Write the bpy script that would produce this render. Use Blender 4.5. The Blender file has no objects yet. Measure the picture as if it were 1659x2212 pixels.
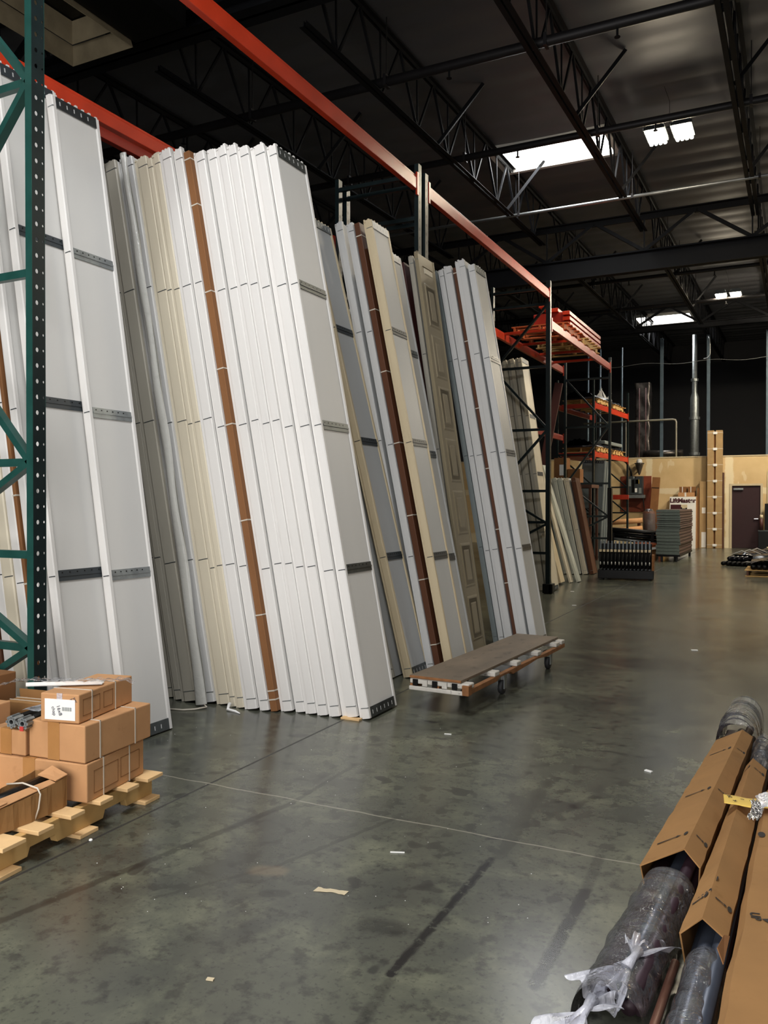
import bpy, bmesh, math, random
from mathutils import Vector, Matrix
random.seed(7)
scn = bpy.context.scene
COL = scn.collection
D = bpy.data
rad = math.radians

# ------------------------------------------------------------------ camera
F, CX, CY, CAMH = 1790.0, 829.5, 1106.0, 1.55
YAW, PITCH = rad(26.53), rad(-0.608)
cam_d = D.cameras.new('camera')
cam_d.sensor_fit = 'VERTICAL'
cam_d.sensor_height = 36.0
cam_d.lens = 36.0 * F / 2212.0
cam_d.clip_end = 200
cam = D.objects.new('camera', cam_d)
COL.objects.link(cam)
cam.location = (0, 0, CAMH)
cam.rotation_euler = (rad(90) + PITCH, 0, YAW)
scn.camera = cam

# ------------------------------------------------------------------ light, exposure
scn.view_settings.view_transform = 'Standard'
scn.view_settings.look = 'None'
scn.view_settings.gamma = 1.0
scn.view_settings.use_curve_mapping = False
scn.view_settings.exposure = -0.12
w = D.worlds.new('world')
scn.world = w
w.use_nodes = True
w.node_tree.nodes['Background'].inputs[0].default_value = (0.75, 0.85, 1.0, 1)
w.node_tree.nodes['Background'].inputs[1].default_value = 0.02


def area(name, loc, rot, sx, sy, power, col, spread=180):
    l = D.lights.new(name, 'AREA')
    l.shape = 'RECTANGLE'
    l.size, l.size_y = sx, sy
    l.energy = power
    l.color = col
    l.spread = rad(spread)
    o = D.objects.new(name, l)
    COL.objects.link(o)
    o.location = loc
    o.rotation_euler = rot
    return o


# daylight through the open dock door in the front wall, behind the camera
area('dock_daylight', (-2.3, -1.75, 2.1), (rad(90), 0, 0), 4.6, 3.9, 345, (1.0, 0.965, 0.93))
area('added_side_light', (4.6, -1.75, 2.1), (rad(90), 0, 0), 3.4, 3.9, 110, (1.0, 0.975, 0.95))  # unseen second opening, added to brighten the aisle faces of the sections
# daylight falling through the skylights (the overhead one, out of view, is added for light)
area('skylight_and_added_daylight', (-1.83, 1.6, 7.7), (0, 0, 0), 1.9, 2.3, 380, (0.97, 0.985, 1.0))
area('skylight_and_added_daylight', (-4.05, 15.2, 8.0), (0, 0, 0), 1.9, 0.95, 90, (0.95, 0.98, 1.0))
area('skylight_and_added_daylight', (-4.5, 32.6, 8.35), (0, 0, 0), 1.9, 1.3, 60, (0.95, 0.98, 1.0))


# ------------------------------------------------------------------ measured rays (photo pixel -> point on a known plane)
_fw = Vector((-math.sin(YAW) * math.cos(PITCH), math.cos(YAW) * math.cos(PITCH), math.sin(PITCH)))
_rt = Vector((math.cos(YAW), math.sin(YAW), 0))
_up = _rt.cross(_fw)


def at(u, v, X=None, Y=None, Z=None):
    d = _fw + _rt * ((u - CX) / F) - _up * ((v - CY) / F)
    if Y is not None:
        t = Y / d.y
    elif X is not None:
        t = X / d.x
    else:
        t = (Z - CAMH) / d.z
    return Vector((0, 0, CAMH)) + d * t


# ------------------------------------------------------------------ materials
def lin(c):
    r = []
    for x in c:
        x = x / 255.0
        r.append(x / 12.92 if x <= 0.04045 else ((x + 0.055) / 1.055) ** 2.4)
    return (r[0], r[1], r[2], 1.0)


class NT:
    def __init__(self, name):
        self.m = D.materials.new(name)
        self.m.use_nodes = True
        self.t = self.m.node_tree
        self.n = self.t.nodes
        self.b = self.n['Principled BSDF']

    def node(self, typ, **kw):
        x = self.n.new(typ)
        for k, v in kw.items():
            setattr(x, k, v)
        return x

    def link(self, a, b):
        self.t.links.new(a, b)

    def math(self, op, a, b=None, c=None):
        x = self.node('ShaderNodeMath', operation=op)
        for i, v in enumerate((a, b, c)):
            if v is None:
                continue
            if hasattr(v, 'links') or hasattr(v, 'is_linked'):
                self.link(v, x.inputs[i])
            else:
                x.inputs[i].default_value = v
        return x.outputs[0]

    def vmath(self, op, a, b=None):
        x = self.node('ShaderNodeVectorMath', operation=op)
        for i, v in enumerate((a, b)):
            if v is None:
                continue
            if hasattr(v, 'is_linked'):
                self.link(v, x.inputs[i])
            else:
                x.inputs[i].default_value = v
        return x

    def mix(self, fac, a, b):
        x = self.node('ShaderNodeMix', data_type='RGBA')
        for i, v in ((0, fac), (6, a), (7, b)):
            if hasattr(v, 'is_linked'):
                self.link(v, x.inputs[i])
            else:
                x.inputs[i].default_value = v
        return x.outputs[2]

    def noise(self, vec, scale, detail=4, rough=0.55, dist=0.0):
        x = self.node('ShaderNodeTexNoise')
        x.inputs['Scale'].default_value = scale
        x.inputs['Detail'].default_value = detail
        x.inputs['Roughness'].default_value = rough
        x.inputs['Distortion'].default_value = dist
        if vec is not None:
            self.link(vec, x.inputs['Vector'])
        return x.outputs['Fac']

    def ramp(self, fac, stops):
        x = self.node('ShaderNodeValToRGB')
        el = x.color_ramp.elements
        el[0].position, el[0].color = stops[0]
        el[1].position, el[1].color = stops[1]
        for p, c in stops[2:]:
            e = el.new(p)
            e.color = c
        self.link(fac, x.inputs[0])
        return x.outputs[0]

    def smooth(self, val, a, b):
        x = self.node('ShaderNodeMapRange', interpolation_type='SMOOTHSTEP')
        self.link(val, x.inputs[0])
        x.inputs[1].default_value = a
        x.inputs[2].default_value = b
        x.inputs[3].default_value = 0
        x.inputs[4].default_value = 1
        return x.outputs[0]

    def bump(self, h, strength, dist=0.01):
        x = self.node('ShaderNodeBump')
        x.inputs['Strength'].default_value = strength
        x.inputs['Distance'].default_value = dist
        self.link(h, x.inputs['Height'])
        self.link(x.outputs[0], self.b.inputs['Normal'])


def mat(name, col, rough=0.6, metal=0.0, var=0.12, scale=6.0, stretch=(1, 1, 1), bump=0.0, spec=0.5, dirt=None, dirt_amt=0.5):
    k = NT(name)
    tc = k.node('ShaderNodeTexCoord')
    mp = k.node('ShaderNodeMapping')
    mp.inputs['Scale'].default_value = stretch
    k.link(tc.outputs['Object'], mp.inputs[0])
    c = lin(col)
    lo = tuple(max(0, x * (1 - var)) for x in c[:3]) + (1,)
    hi = tuple(min(1, x * (1 + var * 0.6)) for x in c[:3]) + (1,)
    n = k.noise(mp.outputs[0], scale, 5)
    out = k.ramp(n, [(0.3, lo), (0.7, hi)])
    if dirt is not None:
        n2 = k.noise(mp.outputs[0], scale * 2.7, 6, 0.65)
        f = k.smooth(n2, 0.56, 0.74)
        f = k.math('MULTIPLY', f, dirt_amt)
        out = k.mix(f, out, lin(dirt))
    k.link(out, k.b.inputs['Base Color'])
    rr = k.math('MULTIPLY_ADD', n, 0.16, rough - 0.08)
    k.link(rr, k.b.inputs['Roughness'])
    k.b.inputs['Metallic'].default_value = metal
    k.b.inputs['Specular IOR Level'].default_value = spec
    if bump:
        k.bump(k.noise(mp.outputs[0], scale * 6, 4), bump, 0.004)
    return k.m


def emis(name, col, strength):
    m = D.materials.new(name)
    m.use_nodes = True
    n = m.node_tree.nodes
    b = n['Principled BSDF']
    b.inputs['Base Color'].default_value = (0.8, 0.8, 0.8, 1)
    b.inputs['Emission Color'].default_value = lin(col)
    b.inputs['Emission Strength'].default_value = strength
    return m


def film(name, tint=(235, 240, 245), haze=0.0, rough=0.08, gain=1.3, crinkle=1.0, h0=0.2, h1=0.55):
    k = NT(name)
    out = k.n['Material Output']
    tc = k.node('ShaderNodeTexCoord')
    n = k.noise(tc.outputs['Object'], 26, 3, 0.5, 1.5)
    bp = k.node('ShaderNodeBump')
    bp.inputs['Strength'].default_value = crinkle
    bp.inputs['Distance'].default_value = 0.012
    k.link(n, bp.inputs['Height'])
    tr = k.node('ShaderNodeBsdfTransparent')
    tr.inputs[0].default_value = (0.95, 0.95, 0.97, 1)
    gl = k.node('ShaderNodeBsdfGlossy')
    gl.inputs['Roughness'].default_value = rough
    k.link(bp.outputs[0], gl.inputs['Normal'])
    fr = k.node('ShaderNodeFresnel')
    fr.inputs['IOR'].default_value = 1.5
    k.link(bp.outputs[0], fr.inputs['Normal'])
    f = k.math('MINIMUM', k.math('MULTIPLY', fr.outputs[0], gain), 1.0)
    m1 = k.node('ShaderNodeMixShader')
    k.link(f, m1.inputs[0])
    k.link(tr.outputs[0], m1.inputs[1])
    k.link(gl.outputs[0], m1.inputs[2])
    k.b.inputs['Base Color'].default_value = lin(tint)
    k.b.inputs['Roughness'].default_value = 0.3
    k.link(bp.outputs[0], k.b.inputs['Normal'])
    n2 = k.noise(tc.outputs['Object'], 12, 3)
    h = k.math('MULTIPLY', k.smooth(n2, h0, h1), haze)
    m2 = k.node('ShaderNodeMixShader')
    k.link(h, m2.inputs[0])
    k.link(m1.outputs[0], m2.inputs[1])
    k.link(k.b.outputs[0], m2.inputs[2])
    k.link(m2.outputs[0], out.inputs[0])
    k.n.remove(k.n['Principled BSDF']) if False else None
    return k.m


M = {}
M['white'] = mat('white_painted_steel', (226, 224, 221), 0.45, 0, 0.05, 3, (1, 1, 0.2), 0.0, 0.4, (186, 184, 182), 0.35)
M['white2'] = mat('white_backing', (214, 213, 210), 0.5, 0, 0.04, 2, (1, 1, 0.3), 0, 0.4)
M['cool'] = mat('cool_white_steel', (208, 208, 207), 0.45, 0, 0.06, 3, (1, 1, 0.2), 0, 0.4, (150, 152, 152), 0.35)
M['coolface'] = mat('cool_white_backing', (192, 194, 194), 0.5, 0, 0.06, 2, (1, 1, 0.3), 0, 0.4)
M['greige'] = mat('greige_steel', (178, 173, 160), 0.5, 0, 0.08, 3, (1, 1, 0.2), 0, 0.4, (140, 136, 125), 0.3)
M['cream'] = mat('cream_steel', (216, 207, 186), 0.5, 0, 0.06, 3, (1, 1, 0.2), 0, 0.4, (180, 170, 146), 0.3)
M['almond'] = mat('almond_steel', (208, 192, 160), 0.5, 0, 0.08, 3, (1, 1, 0.2), 0, 0.4, (150, 130, 95), 0.35)
M['tan'] = mat('tan_steel', (150, 138, 112), 0.45, 0, 0.08, 3, (1, 1, 0.4), 0.05, 0.45)
M['brown'] = mat('brown_steel', (92, 56, 36), 0.5, 0, 0.12, 4, (1, 1, 0.3), 0, 0.4)
M['maroon'] = mat('maroon_steel', (74, 36, 34), 0.5, 0, 0.12, 4)
M['kraft'] = mat('kraft_strip', (132, 88, 50), 0.75, 0, 0.12, 6, (1, 1, 0.2), 0.1)
M['card'] = mat('cardboard', (190, 144, 102), 0.85, 0, 0.10, 5, (1, 1, 1), 0.08, 0.2, (140, 98, 62), 0.25)
M['card2'] = mat('cardboard_yellowish', (152, 114, 72), 0.85, 0, 0.10, 5, (1, 1, 1), 0.08, 0.2, (120, 84, 48), 0.3)
M['card3'] = mat('back_cardboard', (170, 142, 102), 0.85, 0, 0.10, 5, (1, 1, 1), 0.08, 0.2)
M['carddk'] = mat('cardboard_dark', (132, 92, 58), 0.85, 0, 0.12, 5, (1, 1, 1), 0.08, 0.2)
M['tape'] = mat('packing_tape', (172, 124, 74), 0.25, 0, 0.1, 8, (1, 1, 1), 0, 0.6)
M['strap'] = mat('white_strap', (200, 192, 178), 0.5, 0, 0.05)
M['paper'] = mat('white_paper', (236, 236, 234), 0.8, 0, 0.03)
M['ink'] = mat('black_ink', (38, 34, 32), 0.8, 0, 0.2)
M['inkblue'] = mat('blue_black_ink', (50, 54, 74), 0.8, 0, 0.2)
M['galv'] = mat('galvanised_steel', (150, 156, 158), 0.42, 0.75, 0.25, 14, (1, 1, 1), 0)
M['steel'] = mat('dark_galvanised_steel', (96, 102, 104), 0.36, 0.8, 0.25, 12)
M['black'] = mat('black_metal', (9, 9, 10), 0.4, 0.1, 0.2, 6, (1, 1, 1), 0, 0.3)
M['blackfilm'] = mat('black_plastic_film', (22, 22, 30), 0.22, 0, 0.3, 8, (1, 1, 1), 0.3, 0.7)
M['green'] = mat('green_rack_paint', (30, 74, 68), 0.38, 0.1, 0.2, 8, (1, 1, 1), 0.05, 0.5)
M['greendk'] = mat('shaded_green_rack_paint', (17, 32, 34), 0.4, 0.1, 0.2, 8)  # darkened copy of the green paint, with shade put into the colour
M['orange'] = mat('orange_beam_paint', (180, 50, 21), 0.36, 0.0, 0.14, 5, (1, 1, 1), 0.03, 0.5)
M['red'] = mat('red_beam_paint', (150, 38, 22), 0.4, 0.0, 0.2, 5)
M['roofsteel'] = mat('dark_roof_steel', (20, 21, 24), 0.6, 0.0, 0.2, 5, (1, 1, 1), 0, 0.15)
M['pipe'] = mat('black_pipe', (34, 32, 34), 0.5, 0.3, 0.2, 5)
M['conduit'] = mat('grey_conduit', (150, 152, 152), 0.35, 0.7, 0.2, 5)
M['wood'] = mat('pallet_wood', (196, 160, 104), 0.8, 0, 0.14, 5, (1, 0.2, 1), 0.1, 0.2, (150, 112, 66), 0.4)
M['woodend'] = mat('pallet_wood_pale', (222, 186, 136), 0.8, 0, 0.12, 5, (1, 1, 1), 0.1, 0.2, (184, 142, 92), 0.4)
M['ply'] = mat('worn_plywood', (112, 99, 84), 0.6, 0, 0.35, 4, (1, 0.5, 1), 0.15, 0.35, (52, 40, 34), 0.8)
M['plyedge'] = mat('worn_wood_edge', (136, 92, 56), 0.75, 0, 0.3, 12, (1, 1, 1), 0.3, 0.3, (90, 58, 36), 0.7)
M['whitewood'] = mat('white_painted_wood', (190, 186, 178), 0.7, 0, 0.2, 9, (1, 1, 1), 0.2, 0.3, (70, 66, 62), 0.7)
M['dkwood'] = mat('dark_wood', (84, 50, 34), 0.6, 0, 0.2, 5)
M['rubber'] = mat('caster_rubber', (40, 40, 42), 0.6, 0, 0.1)
M['panelgrey'] = mat('grey_enamel', (60, 66, 70), 0.45, 0.2, 0.1)
M['redboard'] = mat('red_brown_board', (128, 58, 34), 0.6, 0, 0.15, 4)
M['signmaroon'] = mat('sign_maroon', (62, 8, 18), 0.5, 0, 0.05)
M['yellow'] = mat('yellow_label', (226, 190, 90), 0.7, 0, 0.1)
M['pvc'] = mat('cream_plastic_pipe', (140, 136, 122), 0.4, 0, 0.06)
M['post'] = mat('blue_grey_steel_post', (84, 100, 112), 0.4, 0.3, 0.12)
M['door'] = mat('maroon_door_paint', (44, 20, 27), 0.75, 0, 0.15, 3)
M['trimpaint'] = mat('trim_paint', (196, 182, 152), 0.6, 0, 0.08)
M['chrome'] = mat('chrome', (210, 210, 212), 0.18, 1.0, 0.05)
M['grn_sect'] = mat('pale_green_grey_steel', (196, 200, 190), 0.5, 0, 0.1, 4, (1, 1, 0.2), 0, 0.4, (120, 124, 114), 0.5)
M['slate'] = mat('slate_blue_steel', (122, 130, 130), 0.5, 0, 0.1, 3)
M['film'] = film('clear_plastic_film', (220, 224, 232), 0.07, 0.06)
M['milky'] = film('milky_plastic_film', (232, 234, 246), 0.5, 0.1, 1.1, 0.6)
M['sleevefilm'] = film('hazy_plastic_sleeve', (222, 222, 216), 0.66, 0.12, 0.8, 0.25, -0.6, 0.5)
M['purple'] = mat('dark_maroon_spring_steel', (52, 36, 44), 0.45, 0.2, 0.2, 8)
M['slatebar'] = mat('dark_slate_spring_steel', (60, 66, 78), 0.4, 0.3, 0.2, 8)
M['redpaint'] = mat('red_paint', (186, 50, 44), 0.5, 0, 0.05)
M['copper'] = mat('copper_brown_bar', (112, 74, 60), 0.45, 0.3, 0.15)
M['duct'] = mat('silver_foil_duct', (110, 104, 100), 0.3, 0.8, 0.4, 8, (1, 1, 1), 0.6)
M['diffuser'] = mat('cream_painted_metal', (150, 138, 112), 0.6, 0, 0.25, 5)
M['skylens'] = emis('skylight_lens', (255, 253, 246), 9.0)
M['lamplens'] = emis('lamp_lens', (255, 238, 208), 170.0)
M['addedlens3'] = emis('added_side_lens', (255, 240, 214), 320.0)  # for the added lamp pair across the aisle
M['addedlens2'] = emis('added_bright_lens', (255, 240, 214), 760.0)  # for the added lamp pairs that brighten the back


# ------------------------------------------------------------------ mesh helpers
class MB:
    def __init__(self):
        self.v, self.f, self.m = [], [], []

    def add(self, vs, fs, m=0):
        o = len(self.v)
        self.v += [tuple(p) for p in vs]
        for f in fs:
            self.f.append(tuple(i + o for i in f))
            self.m.append(m)
        return self

    def box(self, x0, x1, y0, y1, z0, z1, m=0):
        vs = [(x, y, z) for z in (z0, z1) for y in (y0, y1) for x in (x0, x1)]
        return self.add(vs, [(0, 2, 3, 1), (4, 5, 7, 6), (0, 1, 5, 4), (2, 6, 7, 3), (0, 4, 6, 2), (1, 3, 7, 5)], m)

    def hexa(self, p, m=0):   # 8 points: bottom ring 4, top ring 4
        return self.add(p, [(3, 2, 1, 0), (4, 5, 6, 7), (0, 1, 5, 4), (1, 2, 6, 5), (2, 3, 7, 6), (3, 0, 4, 7)], m)

    def prism(self, poly, a, b, axis='z', m=0, caps=True):
        n = len(poly)

        def P(p, t):
            if axis == 'z':
                return (p[0], p[1], t)
            if axis == 'y':
                return (p[0], t, p[1])
            return (t, p[0], p[1])
        vs = [P(p, a) for p in poly] + [P(p, b) for p in poly]
        fs = [(i, (i + 1) % n, n + (i + 1) % n, n + i) for i in range(n)]
        if caps:
            fs += [tuple(range(n - 1, -1, -1)), tuple(range(n, 2 * n))]
        return self.add(vs, fs, m)

    def bar(self, a, b, w, h, m=0, up=(0, 0, 1)):
        a, b = Vector(a), Vector(b)
        d = (b - a).normalized()
        u = Vector(up)
        if abs(d.dot(u)) > 0.98:
            u = Vector((0, 1, 0))
        s = d.cross(u).normalized() * (w / 2)
        t = s.cross(d).normalized() * (h / 2)
        return self.hexa([a - s - t, a + s - t, a + s + t, a - s + t, b - s - t, b + s - t, b + s + t, b - s + t], m)

    def tube(self, pts, r, n=10, m=0, caps=True):
        pts = [Vector(p) for p in pts]
        rings = []
        prev = None
        for i, p in enumerate(pts):
            d = (pts[min(i + 1, len(pts) - 1)] - pts[max(i - 1, 0)]).normalized()
            u = prev if prev is not None else (Vector((0, 0, 1)) if abs(d.z) < 0.9 else Vector((1, 0, 0)))
            s = d.cross(u).normalized()
            u = s.cross(d).normalized()
            prev = u
            rr = r[i] if isinstance(r, (list, tuple)) else r
            rings.append([p + (s * math.cos(2 * math.pi * k / n) + u * math.sin(2 * math.pi * k / n)) * rr for k in range(n)])
        vs = [q for ring in rings for q in ring]
        fs = []
        for i in range(len(pts) - 1):
            for k in range(n):
                fs.append((i * n + k, i * n + (k + 1) % n, (i + 1) * n + (k + 1) % n, (i + 1) * n + k))
        if caps:
            fs += [tuple(range(n - 1, -1, -1)), tuple((len(pts) - 1) * n + k for k in range(n))]
        return self.add(vs, fs, m)

    def lathe(self, prof, n=20, c=(0, 0, 0), m=0):
        vs, fs = [], []
        for r, z in prof:
            for k in range(n):
                a = 2 * math.pi * k / n
                vs.append((c[0] + r * math.cos(a), c[1] + r * math.sin(a), c[2] + z))
        for i in range(len(prof) - 1):
            for k in range(n):
                fs.append((i * n + k, i * n + (k + 1) % n, (i + 1) * n + (k + 1) % n, (i + 1) * n + k))
        return self.add(vs, fs, m)

    def grid(self, fn, nu, nv, m=0):
        vs = [fn(i / nu, j / nv) for j in range(nv + 1) for i in range(nu + 1)]
        fs = [(j * (nu + 1) + i, j * (nu + 1) + i + 1, (j + 1) * (nu + 1) + i + 1, (j + 1) * (nu + 1) + i) for j in range(nv) for i in range(nu)]
        return self.add(vs, fs, m)

    def build(self, name, mats, parent=None, bevel=0.0, smooth=False, solid=0.0):
        me = D.meshes.new(name)
        me.from_pydata(self.v, [], self.f)
        for x in (mats if isinstance(mats, (list, tuple)) else [mats]):
            me.materials.append(M[x] if isinstance(x, str) else x)
        me.polygons.foreach_set('material_index', self.m)
        bm = bmesh.new()
        bm.from_mesh(me)
        bmesh.ops.recalc_face_normals(bm, faces=bm.faces)
        bm.to_mesh(me)
        bm.free()
        if smooth:
            me.polygons.foreach_set('use_smooth', [True] * len(me.polygons))
        me.update()
        o = D.objects.new(name, me)
        COL.objects.link(o)
        if parent:
            o.parent = parent
        if solid:
            md = o.modifiers.new('thick', 'SOLIDIFY')
            md.thickness = solid
            md.offset = 0
        if bevel:
            md = o.modifiers.new('bevel', 'BEVEL')
            md.width = bevel
            md.segments = 2
            md.limit_method = 'ANGLE'
        return o


def tag(o, label, cat, group=None):
    o['label'] = label
    o['category'] = cat
    if group:
        o['group'] = group
    return o


def thing(name, label, cat, loc=(0, 0, 0), rot=(0, 0, 0), group=None):
    o = D.objects.new(name, None)
    COL.objects.link(o)
    o.empty_display_size = 0.1
    o.location = loc
    o.rotation_euler = rot
    return tag(o, label, cat, group)


def struct(o):
    o['kind'] = 'structure'
    return o


def sub(src, parent, loc=None):          # a linked copy of one part
    c = src.copy()
    COL.objects.link(c)
    c.parent = parent
    if loc is not None:
        c.location = loc
    return c


def dup(root, loc, rot=None, label=None, group=None):   # a thing with copies of its parts and sub-parts
    r = root.copy()
    COL.objects.link(r)
    r.location = loc
    if rot is not None:
        r.rotation_euler = rot
    if label:
        r['label'] = label
    if group:
        r['group'] = group
    for ch in list(root.children):
        c = sub(ch, r)
        for g in ch.children:
            sub(g, c)
    return r


def text_mesh(body, size, name, m, parent, matrix, bold=0.0, extrude=0.0015, align='CENTER', shear=0.0):
    cu = D.curves.new(name, 'FONT')
    cu.body = body
    cu.size = size
    cu.align_x = align
    cu.align_y = 'CENTER'
    cu.offset = bold
    cu.extrude = extrude
    cu.shear = shear
    tmp = D.objects.new('tmp', cu)
    COL.objects.link(tmp)
    dg = bpy.context.evaluated_depsgraph_get()
    me = D.meshes.new_from_object(tmp.evaluated_get(dg))
    D.objects.remove(tmp)
    me.name = name
    me.materials.clear()
    me.materials.append(M[m])
    o = D.objects.new(name, me)
    COL.objects.link(o)
    o.parent = parent
    o.matrix_local = matrix
    return o
# ================================================================== SETTING
# ---- floor: polished grey-green concrete with joints, cracks and tyre marks
def floor_material():
    k = NT('polished_concrete')
    tc = k.node('ShaderNodeTexCoord')
    P = tc.outputs['Object']
    sep = k.node('ShaderNodeSeparateXYZ')
    k.link(P, sep.inputs[0])
    x, y = sep.outputs[0], sep.outputs[1]
    n1 = k.noise(P, 0.55, 6, 0.6, 0.4)
    n2 = k.noise(P, 2.6, 6, 0.65, 0.3)
    n3 = k.noise(P, 11, 5, 0.6)
    n4 = k.noise(P, 45, 3, 0.6)
    c = k.ramp(n1, [(0.3, lin((54, 56, 54))), (0.7, lin((94, 96, 82)))])
    c = k.mix(k.math('MULTIPLY', k.smooth(n2, 0.45, 0.75), 0.6), c, lin((118, 120, 100)))
    c = k.mix(k.math('MULTIPLY', k.smooth(n3, 0.5, 0.66), 0.6), c, lin((40, 40, 39)))
    c = k.mix(k.math('MULTIPLY', k.smooth(n4, 0.55, 0.7), 0.5), c, lin((42, 42, 42)))
    n5 = k.noise(P, 4.2, 2, 0.5, 0.2)
    c = k.mix(k.math('MULTIPLY', k.smooth(n5, 0.66, 0.70), 0.65), c, lin((38, 38, 38)))
    wob = k.math('MULTIPLY_ADD', k.noise(P, 3.0, 4), 0.05, -0.025)
    wob2 = k.math('MULTIPLY_ADD', k.noise(P, 22.0, 4), 0.03, -0.015)

    def seg(ax, ay, bx, by, w, wobble=1.0, soft=0.5):
        dx, dy = bx - ax, by - ay
        L2 = dx * dx + dy * dy
        px = k.math('SUBTRACT', x, ax)
        py_ = k.math('SUBTRACT', y, ay)
        t = k.math('ADD', k.math('MULTIPLY', px, dx / L2), k.math('MULTIPLY', py_, dy / L2))
        t = k.math('MINIMUM', k.math('MAXIMUM', t, 0.0), 1.0)
        ex = k.math('SUBTRACT', px, k.math('MULTIPLY', t, dx))
        ey = k.math('SUBTRACT', py_, k.math('MULTIPLY', t, dy))
        dd = k.math('SQRT', k.math('ADD', k.math('MULTIPLY', ex, ex), k.math('MULTIPLY', ey, ey)))
        dd = k.math('ADD', dd, k.math('MULTIPLY', wob2, wobble))
        s = k.smooth(dd, w * (1 - soft), w * (1 + soft))
        return k.math('SUBTRACT', 1.0, s)

    brk = k.smooth(k.noise(P, 16, 6, 0.8), 0.32, 0.48)
    # sawn joints: one along the aisle, one across it, and two more far off
    j1 = k.math('ABSOLUTE', k.math('ADD', x, 2.9))
    jm = k.math('SUBTRACT', 1.0, k.smooth(j1, 0.005, 0.011))
    c = k.mix(k.math('MULTIPLY', jm, 0.8), c, lin((34, 34, 36)))
    j3 = k.math('ABSOLUTE', k.math('SUBTRACT', k.math('ADD', y, k.math('MULTIPLY', x, -0.28)), 9.9))
    jm3 = k.math('SUBTRACT', 1.0, k.smooth(j3, 0.006, 0.014))
    c = k.mix(k.math('MULTIPLY', jm3, 0.5), c, lin((36, 36, 38)))
    j2 = k.math('ABSOLUTE', k.math('SUBTRACT', k.math('ADD', y, wob), 3.65))
    jm2 = k.math('SUBTRACT', 1.0, k.smooth(j2, 0.003, 0.008))
    c = k.mix(k.math('MULTIPLY', jm2, 0.65), c, lin((150, 146, 132)))
    # forklift tyre marks and scrapes
    dark = lin((22, 22, 24))
    marks = [((1062, 1855), (843, 2105), 0.017, 1.0), ((1265, 1925), (1155, 2130), 0.022, 1.0), ((1295, 1850), (1265, 1925), 0.022, 0.45),
             ((770, 1650), (630, 1735), 0.014, 0.45), ((630, 1735), (0, 1990), 0.022, 0.6), ((1180, 1690), (1080, 1850), 0.03, 0.3),
             ((860, 1765), (600, 1870), 0.012, 0.4), ((600, 1870), (330, 1940), 0.01, 0.35), ((840, 2120), (780, 2212), 0.02, 0.4),
             ((800, 1998), (850, 2006), 0.05, 0.5), ((575, 1930), (612, 1930), 0.03, 0.5), ((1290, 1720), (1180, 1770), 0.02, 0.3),
             ((350, 1828), (430, 1832), 0.03, 0.3), ((985, 1655), (1025, 1650), 0.03, 0.4)]
    for (a, b, wd, amt) in marks:
        A, B = at(a[0], a[1], Z=0), at(b[0], b[1], Z=0)
        s = k.math('MULTIPLY', k.math('MULTIPLY', seg(A.x, A.y, B.x, B.y, wd), brk), amt)
        c = k.mix(s, c, dark)
    A, B = at(560, 1880, Z=0), at(600, 1882, Z=0)
    c = k.mix(k.math('MULTIPLY', seg(A.x, A.y, B.x, B.y, 0.045), 0.22), c, lin((150, 128, 100)))
    k.link(c, k.b.inputs['Base Color'])
    r = k.math('MULTIPLY_ADD', n1, 0.12, 0.17)
    r = k.math('ADD', r, k.math('MULTIPLY', jm, 0.3))
    k.link(r, k.b.inputs['Roughness'])
    k.b.inputs['Specular IOR Level'].default_value = 0.5
    k.bump(n4, 0.06, 0.003)
    return k.m


M['floor'] = floor_material()
struct(MB().box(-14, 9, -2.0, 40, -0.2, 0).build('floor', 'floor'))


def zb(y):                 # underside of the roof joists; the roof rises gently towards the back
    return 7.0 + 0.024 * (y - 8.6)


# ---- roof deck: sagging foil-faced insulation
M['deck'] = mat('foil_insulation', (84, 85, 90), 0.5, 0.0, 0.12, 1.2, (0.4, 1, 1), 0.05, 0.5, (70, 70, 74), 0.4)
rng = random.Random(3)
amps = [rng.uniform(0.015, 0.04) for _ in range(90)]


def deckz(x, y):
    s = (y + 4) / 0.61
    i = int(s) % 90
    f = s - int(s)
    bay = (x + 2.9) / 2.13
    g = abs(math.sin(math.pi * bay)) ** 0.6
    return zb(y) + 1.0 - amps[i] * math.sin(math.pi * f) * (0.35 + 0.65 * g)


mb = MB()
mb.grid(lambda u, v: (-14 + 23 * u, -3.6 + 43.6 * v, deckz(-14 + 23 * u, -3.6 + 43.6 * v)), 64, 430)
o = mb.build('ceiling', 'deck', None, 0, True)
struct(o)
md = o.modifiers.new('thick', 'SOLIDIFY')
md.thickness = 0.1
md.offset = 1

# ---- perimeter walls (dark, unlit) and the low drywall partition at the back
M['darkwall'] = mat('dark_wall_paint', (26, 26, 29), 0.8, 0, 0.15, 2)
struct(MB().box(-14.2, -14, -2.0, 40, 0, 9).build('wall_left', 'darkwall'))
struct(MB().box(9, 9.2, -2.0, 40, 0, 9).build('wall_right', 'darkwall'))
struct(MB().box(-14, 9, 40, 40.2, 0, 9).build('wall_rear', 'darkwall'))
mb = MB()
mb.box(-14, -4.6, -2.2, -2.0, 0, 9)
mb.box(0.8, 2.7, -2.2, -2.0, 0, 9)
mb.box(6.5, 9, -2.2, -2.0, 0, 9)
mb.box(-4.6, 0.8, -2.2, -2.0, 4.2, 9)
mb.box(2.7, 6.5, -2.2, -2.0, 4.2, 9)  # head of the second opening, added with the side light
struct(mb.build('wall_front', 'darkwall'))


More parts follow.
